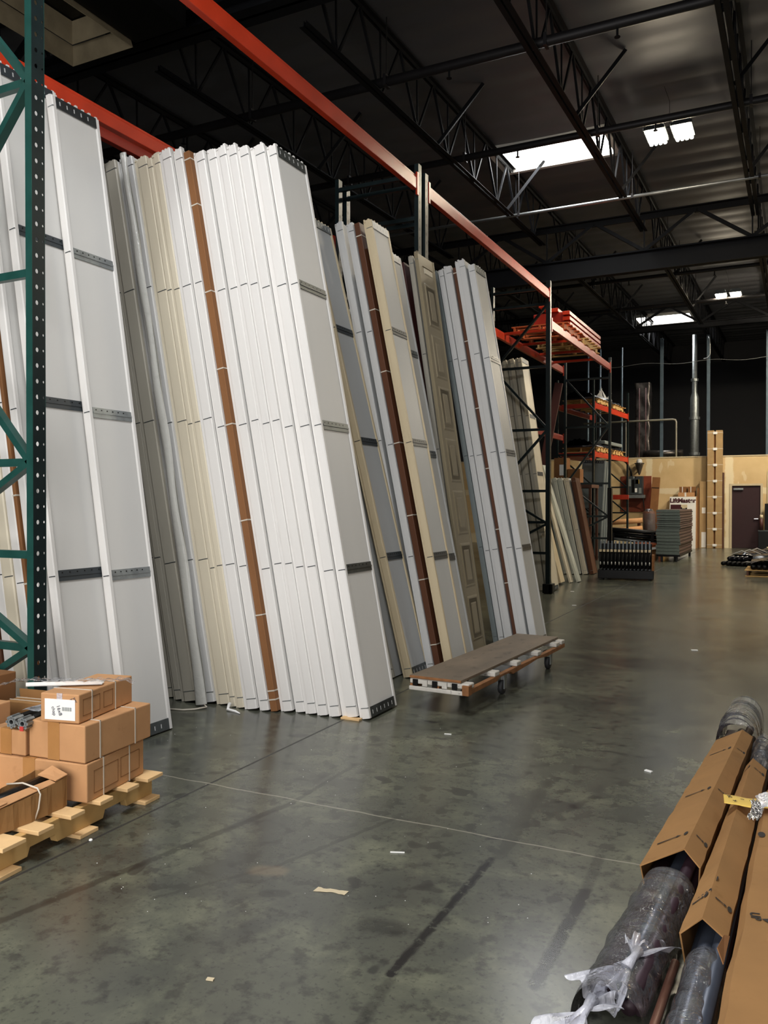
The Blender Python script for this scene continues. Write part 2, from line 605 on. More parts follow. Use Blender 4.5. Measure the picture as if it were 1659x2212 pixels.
def wall_material():
    k = NT('unpainted_drywall')
    tc = k.node('ShaderNodeTexCoord')
    P = tc.outputs['Object']
    sep = k.node('ShaderNodeSeparateXYZ')
    k.link(P, sep.inputs[0])
    x, z = sep.outputs[0], sep.outputs[2]
    n = k.noise(P, 1.2, 4)
    c = k.ramp(n, [(0.3, lin((198, 170, 124))), (0.7, lin((214, 188, 142)))])
    wob = k.math('MULTIPLY_ADD', k.noise(P, 4, 5), 0.16, -0.08)
    mud = lin((226, 214, 182))
    for xc, hw in ((-4.78, 0.12), (-7.2, 0.12), (-2.12, 0.14), (-0.5, 0.1), (1.9, 0.1)):
        d = k.math('ABSOLUTE', k.math('ADD', k.math('SUBTRACT', x, xc), wob))
        c = k.mix(k.math('MULTIPLY', k.math('SUBTRACT', 1.0, k.smooth(d, hw * 0.7, hw * 1.1)), 0.85), c, mud)
    for zc, hw in ((1.98, 0.11), (0.18, 0.2)):
        d = k.math('ABSOLUTE', k.math('ADD', k.math('SUBTRACT', z, zc), wob))
        c = k.mix(k.math('MULTIPLY', k.math('SUBTRACT', 1.0, k.smooth(d, hw * 0.7, hw * 1.1)), 0.8), c, mud)
    sp = k.node('ShaderNodeMapping')
    sp.inputs['Scale'].default_value = (2.6, 1, 0.9)
    k.link(P, sp.inputs[0])
    s = k.smooth(k.noise(sp.outputs[0], 1.6, 2), 0.64, 0.68)
    c = k.mix(k.math('MULTIPLY', s, 0.5), c, mud)
    k.link(c, k.b.inputs['Base Color'])
    k.b.inputs['Roughness'].default_value = 0.85
    return k.m


M['drywall'] = wall_material()
WY = 30.9
mb = MB()
mb.box(-12, -2.06, WY, WY + 0.15, 0, 3.16)
mb.box(-2.06, -1.1, WY, WY + 0.15, 2.19, 3.16)
mb.box(-1.1, 8.9, WY, WY + 0.15, 0, 3.16)
struct(mb.build('wall_back', 'drywall'))
struct(MB().box(-12, 8.9, WY - 0.015, WY + 0.19, 3.16, 3.2).build('trim_1', 'trimpaint'))

# door in the partition
dr = MB().box(-2.03, -1.13, WY + 0.03, WY + 0.08, 0.01, 2.15).build('door_1', 'door')
struct(dr)
mb = MB()
mb.box(-2.1, -2.03, WY - 0.02, WY + 0.15, 0, 2.22)
mb.box(-1.13, -1.06, WY - 0.02, WY + 0.15, 0, 2.22)
mb.box(-2.03, -1.13, WY - 0.02, WY + 0.15, 2.15, 2.22)
mb.build('door_frame', 'trimpaint', dr)
mb = MB()
mb.lathe([(0.0, 0), (0.035, 0), (0.035, 0.012), (0.012, 0.014), (0.012, 0.05), (0, 0.05)], 14)
h = mb.build('door_handle', 'chrome', dr, 0, True)
h.rotation_euler = (rad(90), 0, 0)
h.location = (-1.2, WY + 0.03, 1.02)
MB().bar((0, 0.0, 0.045), (-0.13, 0.0, 0.045), 0.022, 0.02).build('lever', 'chrome', h)
MB().box(-1.98, -1.67, WY - 0.03, WY + 0.03, 2.0, 2.07).build('door_closer', 'galv', dr, 0.006)

# window at the right edge of the partition
wp = [at(1650, 1022, Y=WY), at(1659, 1088, Y=WY)]
wn = MB().box(-0.93, 0.5, WY - 0.03, WY + 0.02, 1.55, 2.62).box(-0.82, 0.4, WY - 0.035, WY - 0.028, 1.64, 2.5, 1)
wo = wn.build('window_1', ['trimpaint', 'slate'])
struct(wo)

# skylights: lit lenses in curbs set in the deck; the first is added, unseen
for i, (x0, x1, y0, y1, z) in enumerate([(-2.85, -0.82, 0.4, 2.8, 7.8), (-5.16, -3.02, 14.66, 15.8, 8.1), (-5.5, -3.5, 31.85, 33.45, 8.5)]):
    lens = MB().box(x0 + 0.05, x1 - 0.05, y0 + 0.05, y1 - 0.05, z + 0.02, z + 0.03).build('window_%d' % (i + 2), 'skylens')
    struct(lens)
    mb = MB()
    for a in ((x0 - 0.04, x0 + 0.05, y0, y1), (x1 - 0.05, x1 + 0.04, y0, y1), (x0, x1, y0 - 0.04, y0 + 0.05), (x0, x1, y1 - 0.05, y1 + 0.04)):
        mb.box(a[0], a[1], a[2], a[3], z - 0.06, z + 0.05)
    mb.build('skylight_curb', 'white2', lens)

# ================================================================== ROOF STEEL
# open-web joists: two angles top and bottom, W-webs, kicker braces
SL = math.atan(0.024)


def chord_mesh(L, up):
    mb = MB()
    s = 1 if up else -1
    for sx in (-1, 1):
        mb.box(sx * 0.012, sx * 0.075, 0, L, -0.004, 0.004)
        mb.box(sx * 0.012, sx * 0.02, 0, L, 0 if not up else -0.06, 0.06 if not up else 0)
    return mb


JP = 1.2
_bars = {}


def joist(x, y0, y1, label, kick=()):
    L = y1 - y0
    t = thing('roof_joist', label, 'roof joist', (x, y0, zb(y0)), (SL, 0, 0), 'open-web roof joists')
    chord_mesh(L - 0.9, False).build('bottom_chord', 'roofsteel', t).location = (0, 0.45, 0)
    chord_mesh(L, True).build('top_chord', 'roofsteel', t).location = (0, 0, 0.93)
    n = int((L - 1.2) / JP)
    off = (L - n * JP) / 2
    for i in range(n + 1):
        yb = off + i * JP
        for key, dy, w in (('a', -0.6, 0.035), ('b', 0.0, 0.022), ('c', 0.6, 0.03)):
            if yb + dy < 0.02 or yb + dy > L - 0.02:
                continue
            if key not in _bars:
                o = MB().bar((0, -0.03 if key == 'a' else (0.03 if key == 'c' else 0), 0.03), (0, dy, 0.9), w, w, 0, (1, 0, 0)).build('web_bar', 'roofsteel', t)
                _bars[key] = o
                o.location = (0, yb, 0)
            else:
                sub(_bars[key], t, (0, yb, 0))
    for ky in kick:
        yy = ky - y0
        MB().bar((0, yy, 0.03), (0.66, yy + 0.3, 0.95), 0.07, 0.05).build('kicker_brace', 'roofsteel', t)
    return t


JX = [(-11.5, 'far left'), (-9.35, 'outer left'), (-7.2, 'left'), (-5.05, 'middle left'), (-2.9, 'middle right'), (-0.77, 'right')]
near_words = ['leftmost dark roof joist of the near bay, deep in shadow', 'second dark roof joist from the left in the near bay',
              'third dark roof joist from the left in the near bay', 'dark roof joist ending at the left side of the near skylight',
              'dark roof joist crossing the right side of the near skylight', 'rightmost dark roof joist, at the top right of the view']
far_words = ['leftmost roof joist of the bay beyond the cross truss', 'second roof joist from the left beyond the cross truss',
             'third roof joist from the left beyond the cross truss', 'far roof joist left of the distant skylight',
             'far roof joist touching the right edge of the distant skylight', 'far roof joist right of the distant pair of lamps']
for (x, _), a, b in zip(JX, near_words, far_words):
    joist(x, 7.65, 18.4, a, (11.95, 15.4))
    joist(x, 18.6, 29.9, b, (22.4, 26.6))
joist(-5.05, 30.1, 39.5, 'roof joist in the dark beyond the drywall partition, left one')
joist(-2.9, 30.1, 39.5, 'roof joist in the dark beyond the drywall partition, right one')


# cross girders
def girder(y, zlo, zhi, label, x0=-13.5, x1=8.5, step=2.13, w=0.2, bh=0.2):
    t = thing('roof_girder', label, 'roof girder', (0, y, 0), (0, 0, 0))
    MB().box(x0, x1, -w / 2, w / 2, zlo, zlo + 0.03).box(x0, x1, -0.02, 0.02, zlo, zlo + bh).box(x0, x1, -w / 2, w / 2, zlo + bh - 0.03, zlo + bh).build('bottom_chord', 'roofsteel', t)
    MB().box(x0, x1, -w / 2, w / 2, zhi - 0.02, zhi).box(x0, x1, -0.02, 0.02, zhi - 0.14, zhi).build('top_chord', 'roofsteel', t)
    x = -11.5
    first = None
    while x < x1 - step:
        if first is None:
            a = MB().bar((0, 0, zlo + bh), (step / 2, 0, zhi - 0.06), 0.07, 0.07, 0, (0, 1, 0)).build('diagonal', 'roofsteel', t)
            b = MB().bar((step, 0, zlo + bh), (step / 2, 0, zhi - 0.06), 0.07, 0.07, 0, (0, 1, 0)).build('diagonal', 'roofsteel', t)
            c = MB().bar((0, 0, zlo + bh), (0, 0, zhi - 0.06), 0.03, 0.03, 0, (0, 1, 0)).build('hanger_rod', 'roofsteel', t)
            first = (a, b, c)
            for q in first:
                q.location = (x, 0, 0)
        else:
            for q in first:
                sub(q, t, (x, 0, 0))
        x += step
    return t


girder(7.5, 6.86, 7.9, 'heavy dark girder crossing the upper left near the diffuser', w=0.3)
girder(18.5, 6.54, 7.78, 'deep dark cross truss over the middle of the hall', bh=0.44)
girder(30.0, 7.5, 8.4, 'cross girder above the drywall partition, lit underneath by skylight')


# sprinkler pipes and a conduit running across the joists
def xpipe(y, r, z, m, label, x0=-13.4, x1=8.4, name='sprinkler_pipe', cat='pipe', heads=True):
    t = thing(name, label, cat, (0, y, z))
    MB().tube([(x0, 0, 0), (x1, 0, 0)], r, 12).build('pipe_run', m, t, 0, True)
    if heads:
        hd = None
        for hx in (-8.3, -5.9, -4.0, -1.9, 0.3):
            if hd is None:
                mb = MB().tube([(0, 0, -r), (0, 0, -r - 0.09)], 0.014, 8)
                mb.lathe([(0, -r - 0.1), (0.035, -r - 0.1), (0.035, -r - 0.092), (0, -r - 0.09)], 10)
                hd = mb.build('sprinkler_head', 'roofsteel', t)
                hd.location = (hx, 0, 0)
            else:
                sub(hd, t, (hx, 0, 0))
    cl = None
    for jx, _ in JX[2:]:
        if cl is None:
            cl = MB().bar((0, 0, r), (0, 0, 0.85), 0.012, 0.012).box(-0.02, 0.02, -r - 0.006, r + 0.006, -r - 0.006, r + 0.02).build('pipe_hanger', 'pipe', t)
            cl.location = (jx + 0.16, 0, 0)
        else:
            sub(cl, t, (jx + 0.16, 0, 0))
    return t


xpipe(9.87, 0.062, zb(9.87) + 0.09, 'pipe', 'thick black pipe crossing the roof nearest the camera')
xpipe(12.76, 0.055, zb(12.76) + 0.09, 'pipe', 'black pipe crossing in front of the bright near skylight')
xpipe(15.68, 0.03, zb(15.68) + 0.0, 'conduit', 'thin grey conduit catching light beyond the near skylight', name='conduit', heads=False)
xpipe(20.3, 0.05, zb(20.3) + 0.1, 'pipe', 'black pipe crossing just beyond the deep cross truss')
xpipe(22.43, 0.05, zb(22.43) + 0.1, 'pipe', 'black pipe crossing in front of the distant lamps')
xpipe(26.2, 0.05, zb(26.2) + 0.1, 'pipe', 'black pipe crossing just below the distant lamp pair')


# high-bay lamps in pairs
def lamp_pair(x, y, z, label, lens='lamplens'):
    t = thing('high_bay_lamp', label, 'ceiling lamp', (x, y, z))
    for i, dx in enumerate((-0.2, 0.2)):
        hs_ = MB().box(dx - 0.16, dx + 0.16, -0.26, 0.26, 0.0, 0.05).box(dx - 0.13, dx + 0.13, -0.2, 0.2, 0.05, 0.12).build('housing', 'panelgrey', t, 0.008)
        mb = MB()
        for k in range(4):
            xx = dx - 0.105 + 0.07 * k
            mb.tube([(xx, -0.24, -0.03), (xx, 0.24, -0.03)], 0.028, 8)
        mb.build('lamp_tubes', lens, hs_, 0, True)
    MB().bar((-0.2, 0, 0.09), (0.2, 0, 0.09), 0.03, 0.03).build('spreader_bar', 'roofsteel', t)
    MB().tube([(0, 0, 0.1), (0.0, 0, 0.5), (-0.08, 0, 0.75)], 0.004, 6).build('hanging_wire', 'pipe', t)
    return t


lamp_pair(-1.83, 13.7, 7.36, 'glowing pair of warm high-bay lamps nearest the camera')
lamp_pair(-1.85, 26.3, 7.66, 'distant glowing pair of warm high-bay lamps')
lamp_pair(1.4, 24.2, 7.62, 'added unseen second pair of warm high-bay lamps beyond the right edge', 'addedlens2')  # out of view, added to brighten the back of the hall
lamp_pair(1.4, 27.6, 7.68, 'added unseen pair of warm high-bay lamps close to the partition beyond the right edge', 'addedlens2')  # out of view too, added to brighten the partition
lamp_pair(4.6, 13.7, 7.36, 'added unseen pair of warm high-bay lamps across the aisle, level with the nearest pair', 'addedlens3')  # out of view, added to light the aisle faces of the stacks

# ceiling air diffuser in its dark plenum, upper left
t = thing('air_diffuser', 'cream stepped air diffuser under a dark duct box, upper left', 'air diffuser', (-6.86, 5.93, 6.45))


def ring(hx, hy, d, z0, z1):
    mb = MB()
    a = [(-hx, -hy, z0), (hx, -hy, z0), (hx, hy, z0), (-hx, hy, z0)]
    b = [(-hx + d, -hy + d, z1), (hx - d, -hy + d, z1), (hx - d, hy - d, z1), (-hx + d, hy - d, z1)]
    mb.add(a + b, [(0, 1, 5, 4), (1, 2, 6, 5), (2, 3, 7, 6), (3, 0, 4, 7)])
    return mb


ring(0.44, 0.88, 0.04, 0.0, 0.2).build('outer_louver', 'diffuser', t, 0, False, 0.008)
ring(0.30, 0.74, 0.05, 0.14, 0.36).build('inner_louver', 'diffuser', t, 0, False, 0.008)
MB().box(-0.5, 1.15, -1.6, 0.95, 0.37, 1.1).box(0.46, 1.15, -1.6, 0.9, 0.05, 0.37).build('duct_box', 'black', t)
for k in range(3):
    MB().bar((-0.26, -0.6 + 0.26 * k, 0.3), (0.26, -0.6 + 0.26 * k, 0.3), 0.07, 0.03).build('vane', 'diffuser', t)
# loose wire hanging by the diffuser
tag(MB().tube([(-4.9, 6.3, 7.7), (-4.92, 6.32, 7.2), (-4.95, 6.33, 6.75), (-5.05, 6.35, 6.55)], 0.008, 6).build('loose_cable', 'conduit', None, 0, True), 'thin pale loose cable end dangling from the roof steel, upper left', 'cable')
# torn sheet of insulation hanging near the first joist
tag(MB().grid(lambda u, v: (-4.1 + 0.5 * u, 8.9 + 0.55 * v, 7.86 - 0.16 * u * u - 0.03 * math.sin(5 * v)), 8, 8).build('insulation_flap', 'coolface', None, 0, True, 0.01), 'pale torn flap of roof insulation hanging beside a joist', 'insulation')
# ================================================================== PALLET RACKS
FX, BX = -3.8, -4.87       # front and rear faces of the rack uprights


def perforated_post(z1):
    """front column of the nearest frame: real round holes down the aisle side"""
    mb = MB()
    d, pitch, r = 0.085, 0.0875, 0.011
    z = 0.0
    n = int(z1 / pitch)
    for i in range(n):
        z0 = i * pitch
        for cy, rr in ((0.036, r), (0.066, r * 0.75)):
            pass
        # cell split in two columns, each with an octagonal hole
        for y0, y1, rr in ((0.0, 0.062, r), (0.062, d, r * 0.55)):
            cy, cz = (y0 + y1) / 2, z0 + pitch / 2
            sq = [(0, y0, z0), (0, cy, z0), (0, y1, z0), (0, y1, cz), (0, y1, z0 + pitch), (0, cy, z0 + pitch), (0, y0, z0 + pitch), (0, y0, cz)]
            ang = [225, 270, 315, 0, 45, 90, 135, 180]
            ho = [(0, cy + rr * math.cos(rad(a)), cz + rr * 1.25 * math.sin(rad(a))) for a in ang]
            hb = [(-0.004, p[1], p[2]) for p in ho]
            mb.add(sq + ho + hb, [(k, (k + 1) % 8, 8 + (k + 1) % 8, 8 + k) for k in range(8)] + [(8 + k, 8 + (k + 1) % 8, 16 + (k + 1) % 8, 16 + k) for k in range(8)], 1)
    H = n * pitch
    mb.box(-0.05, 0.0, -0.003, 0.0, 0, H, 0)
    mb.box(-0.01, -0.0002, d, d + 0.003, 0, H, 0)
    mb.box(-0.05, -0.047, 0, 0.016, 0, H, 0)
    return mb


def plain_post(H, w=0.05, d=0.085):
    mb = MB()
    mb.box(-w, 0, 0, 0.004, 0, H)
    mb.box(-w, 0, d - 0.004, d, 0, H)
    mb.box(-0.004, 0, 0.004, d - 0.004, 0, H)
    z = 0.1
    while z < H - 0.1:      # slot marks punched in the web
        mb.box(0.0, 0.001, 0.028, 0.046, z, z + 0.03, 1)
        z += 0.1
    return mb


def upright(y, H, hz, diag, label, perf=False, m='green', depth=1.07, group=None, x=FX, rot=0.0, slot='black', pw=0.05):
    t = thing('rack_upright', label, 'pallet rack frame', (x, y, 0), (0, 0, rot), group)
    if perf:
        fp = perforated_post(H).build('front_post', ['green', 'greendk'], t)  # aisle side takes the darkened green, painting in its shade
    else:
        fp = plain_post(H, pw).build('front_post', [m, slot], t)
    p = plain_post(H).build('rear_post', [m, slot], t)
    p.location = (-depth + 0.05, 0, 0)
    for z in hz:
        MB().box(-depth, -0.045, 0.012, 0.05, z - 0.022, z + 0.022).build('horizontal_brace', m, t)
    for a, b in diag:
        MB().bar((-0.045, 0.03, a), (-depth + 0.05, 0.03, b), 0.038, 0.05, 0, (0, 1, 0)).build('diagonal_brace', m, t)
    for pp in (fp, p):
        MB().box(-0.095, 0.045, -0.03, 0.12, 0, 0.012).build('foot_plate', m, pp)
    return t


HZ = (0.2, 0.736, 1.26, 1.78, 2.837, 3.9, 5.0)
DG = ((0.736, 0.2), (0.736, 1.26), (1.78, 1.26), (1.78, 2.82), (3.9, 2.84), (3.9, 5.0))
upright(3.25, 5.5, HZ, DG, 'green perforated rack frame at the left edge, nearest the camera', True)
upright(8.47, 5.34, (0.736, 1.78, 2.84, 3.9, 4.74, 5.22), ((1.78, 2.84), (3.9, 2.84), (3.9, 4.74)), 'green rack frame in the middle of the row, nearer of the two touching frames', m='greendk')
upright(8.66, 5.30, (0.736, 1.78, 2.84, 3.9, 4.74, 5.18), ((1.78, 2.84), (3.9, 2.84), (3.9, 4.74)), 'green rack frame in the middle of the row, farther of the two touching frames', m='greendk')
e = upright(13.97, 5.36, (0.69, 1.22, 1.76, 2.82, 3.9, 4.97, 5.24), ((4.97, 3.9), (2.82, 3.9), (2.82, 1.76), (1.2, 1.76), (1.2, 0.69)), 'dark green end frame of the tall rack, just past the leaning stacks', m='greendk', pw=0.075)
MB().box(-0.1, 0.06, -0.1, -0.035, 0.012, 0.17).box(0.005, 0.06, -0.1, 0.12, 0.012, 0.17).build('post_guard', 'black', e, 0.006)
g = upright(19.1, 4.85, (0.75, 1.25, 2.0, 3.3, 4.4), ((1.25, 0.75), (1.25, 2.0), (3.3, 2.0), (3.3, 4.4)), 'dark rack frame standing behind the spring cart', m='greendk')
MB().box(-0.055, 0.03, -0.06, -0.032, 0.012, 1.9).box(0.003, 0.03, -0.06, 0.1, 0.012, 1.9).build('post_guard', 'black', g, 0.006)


def beam(y0, y1, z0, z1, label, x=FX, d=0.05, m='orange', rot=0.0):
    t = thing('rack_beam', label, 'rack beam', (x, y0, z0), (0, 0, rot))
    L, h = y1 - y0, z1 - z0
    MB().prism([(-d, 0), (0, 0), (0, h * 0.78), (-0.012, h * 0.82), (-0.012, h), (-d, h)], 0.03, L - 0.03, 'y').build('beam_rail', m, t, 0.004)
    for yy in (0.0, L - 0.045):
        MB().box(-0.012, 0.008, yy, yy + 0.045, -0.06, h + 0.03).build('end_connector', m, t)
    return t


beam(3.34, 8.47, 5.04, 5.2, 'long orange front beam overhead, nearest the camera', d=0.06)
beam(8.75, 13.97, 5.05, 5.2, 'orange front beam overhead ending at the rack end frame', d=0.06)
beam(3.34, 8.47, 4.52, 4.65, 'orange rear beam behind the leaning stacks, upper left', x=BX, d=0.06)
beam(3.34, 8.47, 4.60, 4.75, 'dark red back-to-back beam behind the rear beam, upper left', x=-5.2, d=0.06, m='red')
beam(8.75, 13.97, 4.52, 4.65, 'orange rear beam hidden behind the farther leaning stacks', x=BX, d=0.06)
beam(-1.9, 3.24, 4.52, 4.65, 'orange rear beam left of the green perforated frame', x=BX, d=0.06)
beam(14.06, 19.1, 4.56, 4.71, 'orange beam carrying the high pallet load past the end frame', d=0.06)
beam(14.06, 19.1, 4.56, 4.71, 'red rear beam under the high pallet load', x=BX, d=0.06, m='orange')
beam(14.06, 19.1, 3.0, 3.13, 'dark red lower rear beam beyond the end frame', x=BX, d=0.06, m='red')
for k, yy in enumerate((14.75, 15.9, 17.1, 18.2)):
    tag(MB().box(BX, FX - 0.062, yy, yy + 0.06, 4.66, 4.708).build('crossbar', 'orange', None, 0.004), ['orange crossbar', 'second orange crossbar', 'third orange crossbar', 'farthest orange crossbar'][k] + ' under the high pallet load, counted from the camera', 'crossbar')


# ---- wooden pallets
def pallet(name_label, loc, rotz=0.0, L=1.15, Wd=1.05, m='wood', m2='woodend', nb=5, group=None, name='wood_pallet'):
    """stringers along local y; the deck boards run across x and overhang the stringers a little"""
    t = thing(name, name_label, 'pallet', loc, (0, 0, rotz), group)
    for sx in (-Wd / 2 + 0.02, 0, Wd / 2 - 0.06):
        pts = [(0, 0.018), (0.2, 0.018), (0.215, 0.055), (0.36, 0.055), (0.375, 0.018), (L - 0.375, 0.018), (L - 0.36, 0.055), (L - 0.215, 0.055), (L - 0.2, 0.018), (L, 0.018), (L, 0.122), (0, 0.122)]
        MB().prism(pts, sx, sx + 0.04, 'x').build('stringer', m, t, 0.003)
    first = None
    for i in range(nb):
        wd = 0.125 if i in (0, nb - 1) else 0.09
        y0 = (L - wd) * i / (nb - 1)
        MB().box(-Wd / 2 - 0.02, Wd / 2 + 0.05, y0, y0 + wd, 0.122, 0.14).build('deck_board', m2, t, 0.002)
    for y0 in (0.0, L / 2 - 0.06, L - 0.12):
        MB().box(-Wd / 2 - 0.01, Wd / 2 + 0.03, y0, y0 + 0.12, 0.0, 0.018).build('bottom_board', m2, t, 0.002)
    return t


# the orange-looking load on top of the rack past the end frame
M['orangewood'] = mat('orange_pallet_wood', (188, 96, 48), 0.7, 0, 0.2, 5)  # orange wood tone for the pallet and the flat sheets
for k, (yy, n, lab) in enumerate([(15.0, 1, 'orange painted pallet lying on the high rack level, nearest the camera'), (16.6, 1, 'pale wooden pallet on the high rack level behind the orange one')]):
    pallet(lab, (-4.3, yy, 4.71), 0, 1.2, 1.0, 'orangewood' if k == 0 else 'wood', 'orangewood' if k == 0 else 'wood')
for k, (x0, z0, lab) in enumerate([(-4.35, 5.30, 'topmost orange beam end in the pile on the high rack'), (-4.12, 5.2, 'second orange beam end in the pile on the high rack'),
                                  (-3.9, 5.13, 'third orange beam end in the pile on the high rack'), (-3.9, 5.03, 'fourth orange beam end in the pile on the high rack'),
                                  (-3.9, 4.93, 'lowest orange beam end in the pile on the high rack')]):
    o = MB().box(x0 - 0.12, x0 + 0.02, 15.6 + 0.02 * k, 18.4, z0, z0 + 0.07).build('spare_rack_beam', 'orange', None, 0.006)
    tag(o, lab, 'rack beam')
tag(MB().box(-4.6, -4.0, 15.55, 18.3, 4.86, 4.93).box(-4.6, -4.0, 15.7, 18.2, 5.0, 5.2).build('beam_bundle', 'red', None, 0.01), 'dark red bundle of spare beams under the orange beam ends', 'rack beam bundle')

# ---- the rack further back, slightly turned, with two loaded levels
RC = Matrix.Rotation(rad(-4.0), 4, 'Z')
base = Vector((-4.75, 26.6, 0))
near = base + RC @ Vector((0, -3.7, 0))
upright(26.6, 5.0, (0.75, 1.25, 2.05, 2.9), ((1.25, 0.6), (1.25, 2.05), (2.05, 2.9)), 'black frame of the farthest rack, beside the electrical panel', m='greendk', x=-4.75, rot=rad(-4))
upright(near.y, 5.0, (0.75, 1.25, 2.05, 2.9), ((1.25, 0.6), (1.25, 2.05), (2.05, 2.9)), 'black frame of the farthest rack, its near end', m='greendk', x=near.x, rot=rad(-4))
for (z0, z1, word) in ((4.17, 4.33, 'upper'), (2.83, 2.98, 'lower')):
    for dx, side, mm in ((0, 'aisle', 'orange'), (-1.05, 'rear', 'red')):
        p = near + RC @ Vector((dx, 0.085, 0))
        t = beam(p.y, p.y + 3.62, z0, z1, '%s red %s-side beam of the farthest rack' % (word, side), x=p.x, rot=rad(-4), m=mm)
    p = near + RC @ Vector((-0.53, 0, 0))
    tag_o = MB().box(-0.42, 0.42, 0.1, 0.14, z0 + 0.02, z1 - 0.02).build('end_crossbar', 'red', None, 0.004)
    tag_o.location = (p.x, p.y, 0)
    tag_o.rotation_euler = (0, 0, rad(-4))
    tag(tag_o, '%s dark red crossbar at the near end of the farthest rack' % word, 'crossbar')
    for i, yy in enumerate((0.4, 2.0)):
        q = near + RC @ Vector((-0.5, yy, z1))
        pallet('%s wooden pallet on the %s level of the farthest rack' % (('nearer', 'farther')[i], word), q, rad(-4), 1.2, 1.0, 'wood', 'wood')
# plastic-wrapped bars on those pallets
for word, z, seed in (('upper', 4.33 + 0.14, 1), ('lower', 2.98 + 0.14, 2)):
    r2 = random.Random(seed)
    q = near + RC @ Vector((-0.5, 0.3, z))
    t = thing('wrapped_bar_bundle', 'black film-wrapped bar bundle on the %s level of the farthest rack' % word, 'bar bundle', q, (0, 0, rad(-4)))
    mb = MB()

    def fn(u, v, r2=r2):
        x = -0.45 + 0.9 * u
        y = 2.9 * v
        zz = 0.02 + 0.22 * math.sin(math.pi * u) ** 0.5 * (0.8 + 0.2 * math.sin(9 * v + 4 * u)) + 0.02 * math.sin(40 * u + 17 * v)
        return (x, y, zz)
    mb.grid(fn, 26, 40)
    mb.box(-0.44, 0.44, 0.02, 2.88, 0.0, 0.05)
    mb.build('wrap', 'blackfilm', t, 0, True)
    if word == 'upper':
        mb = MB()
        for k in range(7):
            a = Vector((0.25 + 0.06 * r2.random(), 0.9 + 0.22 * k, 0.15))
            b = a + Vector((r2.uniform(-0.12, 0.16), r2.uniform(-0.1, 0.1), r2.uniform(0.2, 0.36)))
            c = a + Vector((0.05, 0.03, 0))
            d = a + Vector((-0.02, -0.03, 0.02))
            mb.add([a, c, b, d], [(0, 1, 2), (0, 2, 3), (0, 3, 1), (1, 3, 2)])
        mb.build('film_shreds', 'coolface', t)
    else:
        MB().box(0.1, 0.45, 1.0, 2.9, 0.14, 0.24).build('grey_bar_layer', 'slate', t, 0.02)
# ================================================================== GARAGE-DOOR SECTIONS LEANING IN THE RACK
def section(X0, Y0, label, body='white', face='white2', th=10.75, zt=4.28, W=0.5, T=0.088, steel='steel', group=None, yaw=0.0, full=False, stiles=(0.25, 0.5, 0.75), capcol=None, step=0.34, z0=0.0):
    """local axes: x = thickness (aisle face at 0), y = width away from the camera, z = length; leaned towards -x"""
    L = (zt - z0) / math.cos(rad(th))
    t = thing('door_section', label, 'garage door section', (X0 - T * math.sin(rad(th)) * math.tan(rad(th)), Y0, z0 + T * math.sin(rad(th))), (0, -rad(th), rad(yaw)), group)
    s = T * step
    poly = [(-T, 0.016), (-T + s - 0.006, 0.016), (-T + s, 0.0), (-0.007, 0.0), (0, 0.007), (0, 0.03), (-0.007, 0.038), (-0.007, W - 0.055), (0.0, W - 0.045), (0, W - 0.022), (-0.012, W - 0.014), (-0.02, W), (-T, W)]
    n = len(poly)
    mb = MB()
    vs = [(p[0], p[1], 0) for p in poly] + [(p[0], p[1], L) for p in poly]
    for i in range(n):
        mb.add([vs[i], vs[(i + 1) % n], vs[n + (i + 1) % n], vs[n + i]], [(0, 1, 2, 3)], 1 if i == 6 else 0)
    mb.add(vs, [tuple(range(n - 1, -1, -1)), tuple(range(n, 2 * n))], 0)
    mb.build('panel_body', [body, face], t)
    r = random.Random(int(abs(X0) * 1000) + int(Y0 * 100))
    for zz in (0.0, L - 0.075):
        mb = MB()
        if full:
            mb.box(-0.012, 0.001, 0.034, W - 0.05, zz, zz + 0.075, 0)
            k = 0.06
            while k < W - 0.08:                      # punched slots showing pale foam
                mb.box(0.001, 0.0016, k, k + 0.009, zz + 0.022, zz + 0.05, 1)
                k += 0.062
        zl = zz + 0.072 if zz == 0 else zz
        mb.box(-T + s, 0.0, -0.0012, 0.012, zl, zl + 0.006, 2)
        if zz > 0:                                   # ragged tabs along the top end
            for q in range(4):
                xx = -T + 0.006 + q * T * 0.24
                mb.box(xx, min(xx + 0.012 + 0.01 * r.random(), -0.002), 0.01, 0.05, zz + 0.07, zz + 0.078 + 0.02 * r.random(), 3)
            if full:
                for q in range(int(W / 0.06)):
                    mb.box(-0.03, -0.004, 0.03 + q * 0.06, 0.05 + q * 0.06, zz + 0.07, zz + 0.085 + 0.012 * r.random(), 3)
        mb.build('end_cap', [capcol or steel, 'coolface', 'galv', body], t)
    for fr in stiles:
        z = L * fr + r.uniform(-0.03, 0.03) * (0 if full else 1)
        mb = MB()
        mb.box(-T + s + 0.002, -0.001, -0.0012, 0.02, z - 0.003, z + 0.003, 1)
        if full:
            mb.box(-0.012, -0.001, 0.034, W - 0.052, z - 0.034, z + 0.034, 0)
            mb.box(-0.002, 0.003, 0.036, W - 0.054, z - 0.006, z + 0.006, 0)
            for q in range(6):
                yy = 0.06 + q * (W - 0.14) / 6
                mb.box(-0.001, 0.0008, yy, yy + 0.008, z + 0.014, z + 0.022, 2)
        mb.build('center_stile', [steel, 'panelgrey', 'black'], t)
    return t


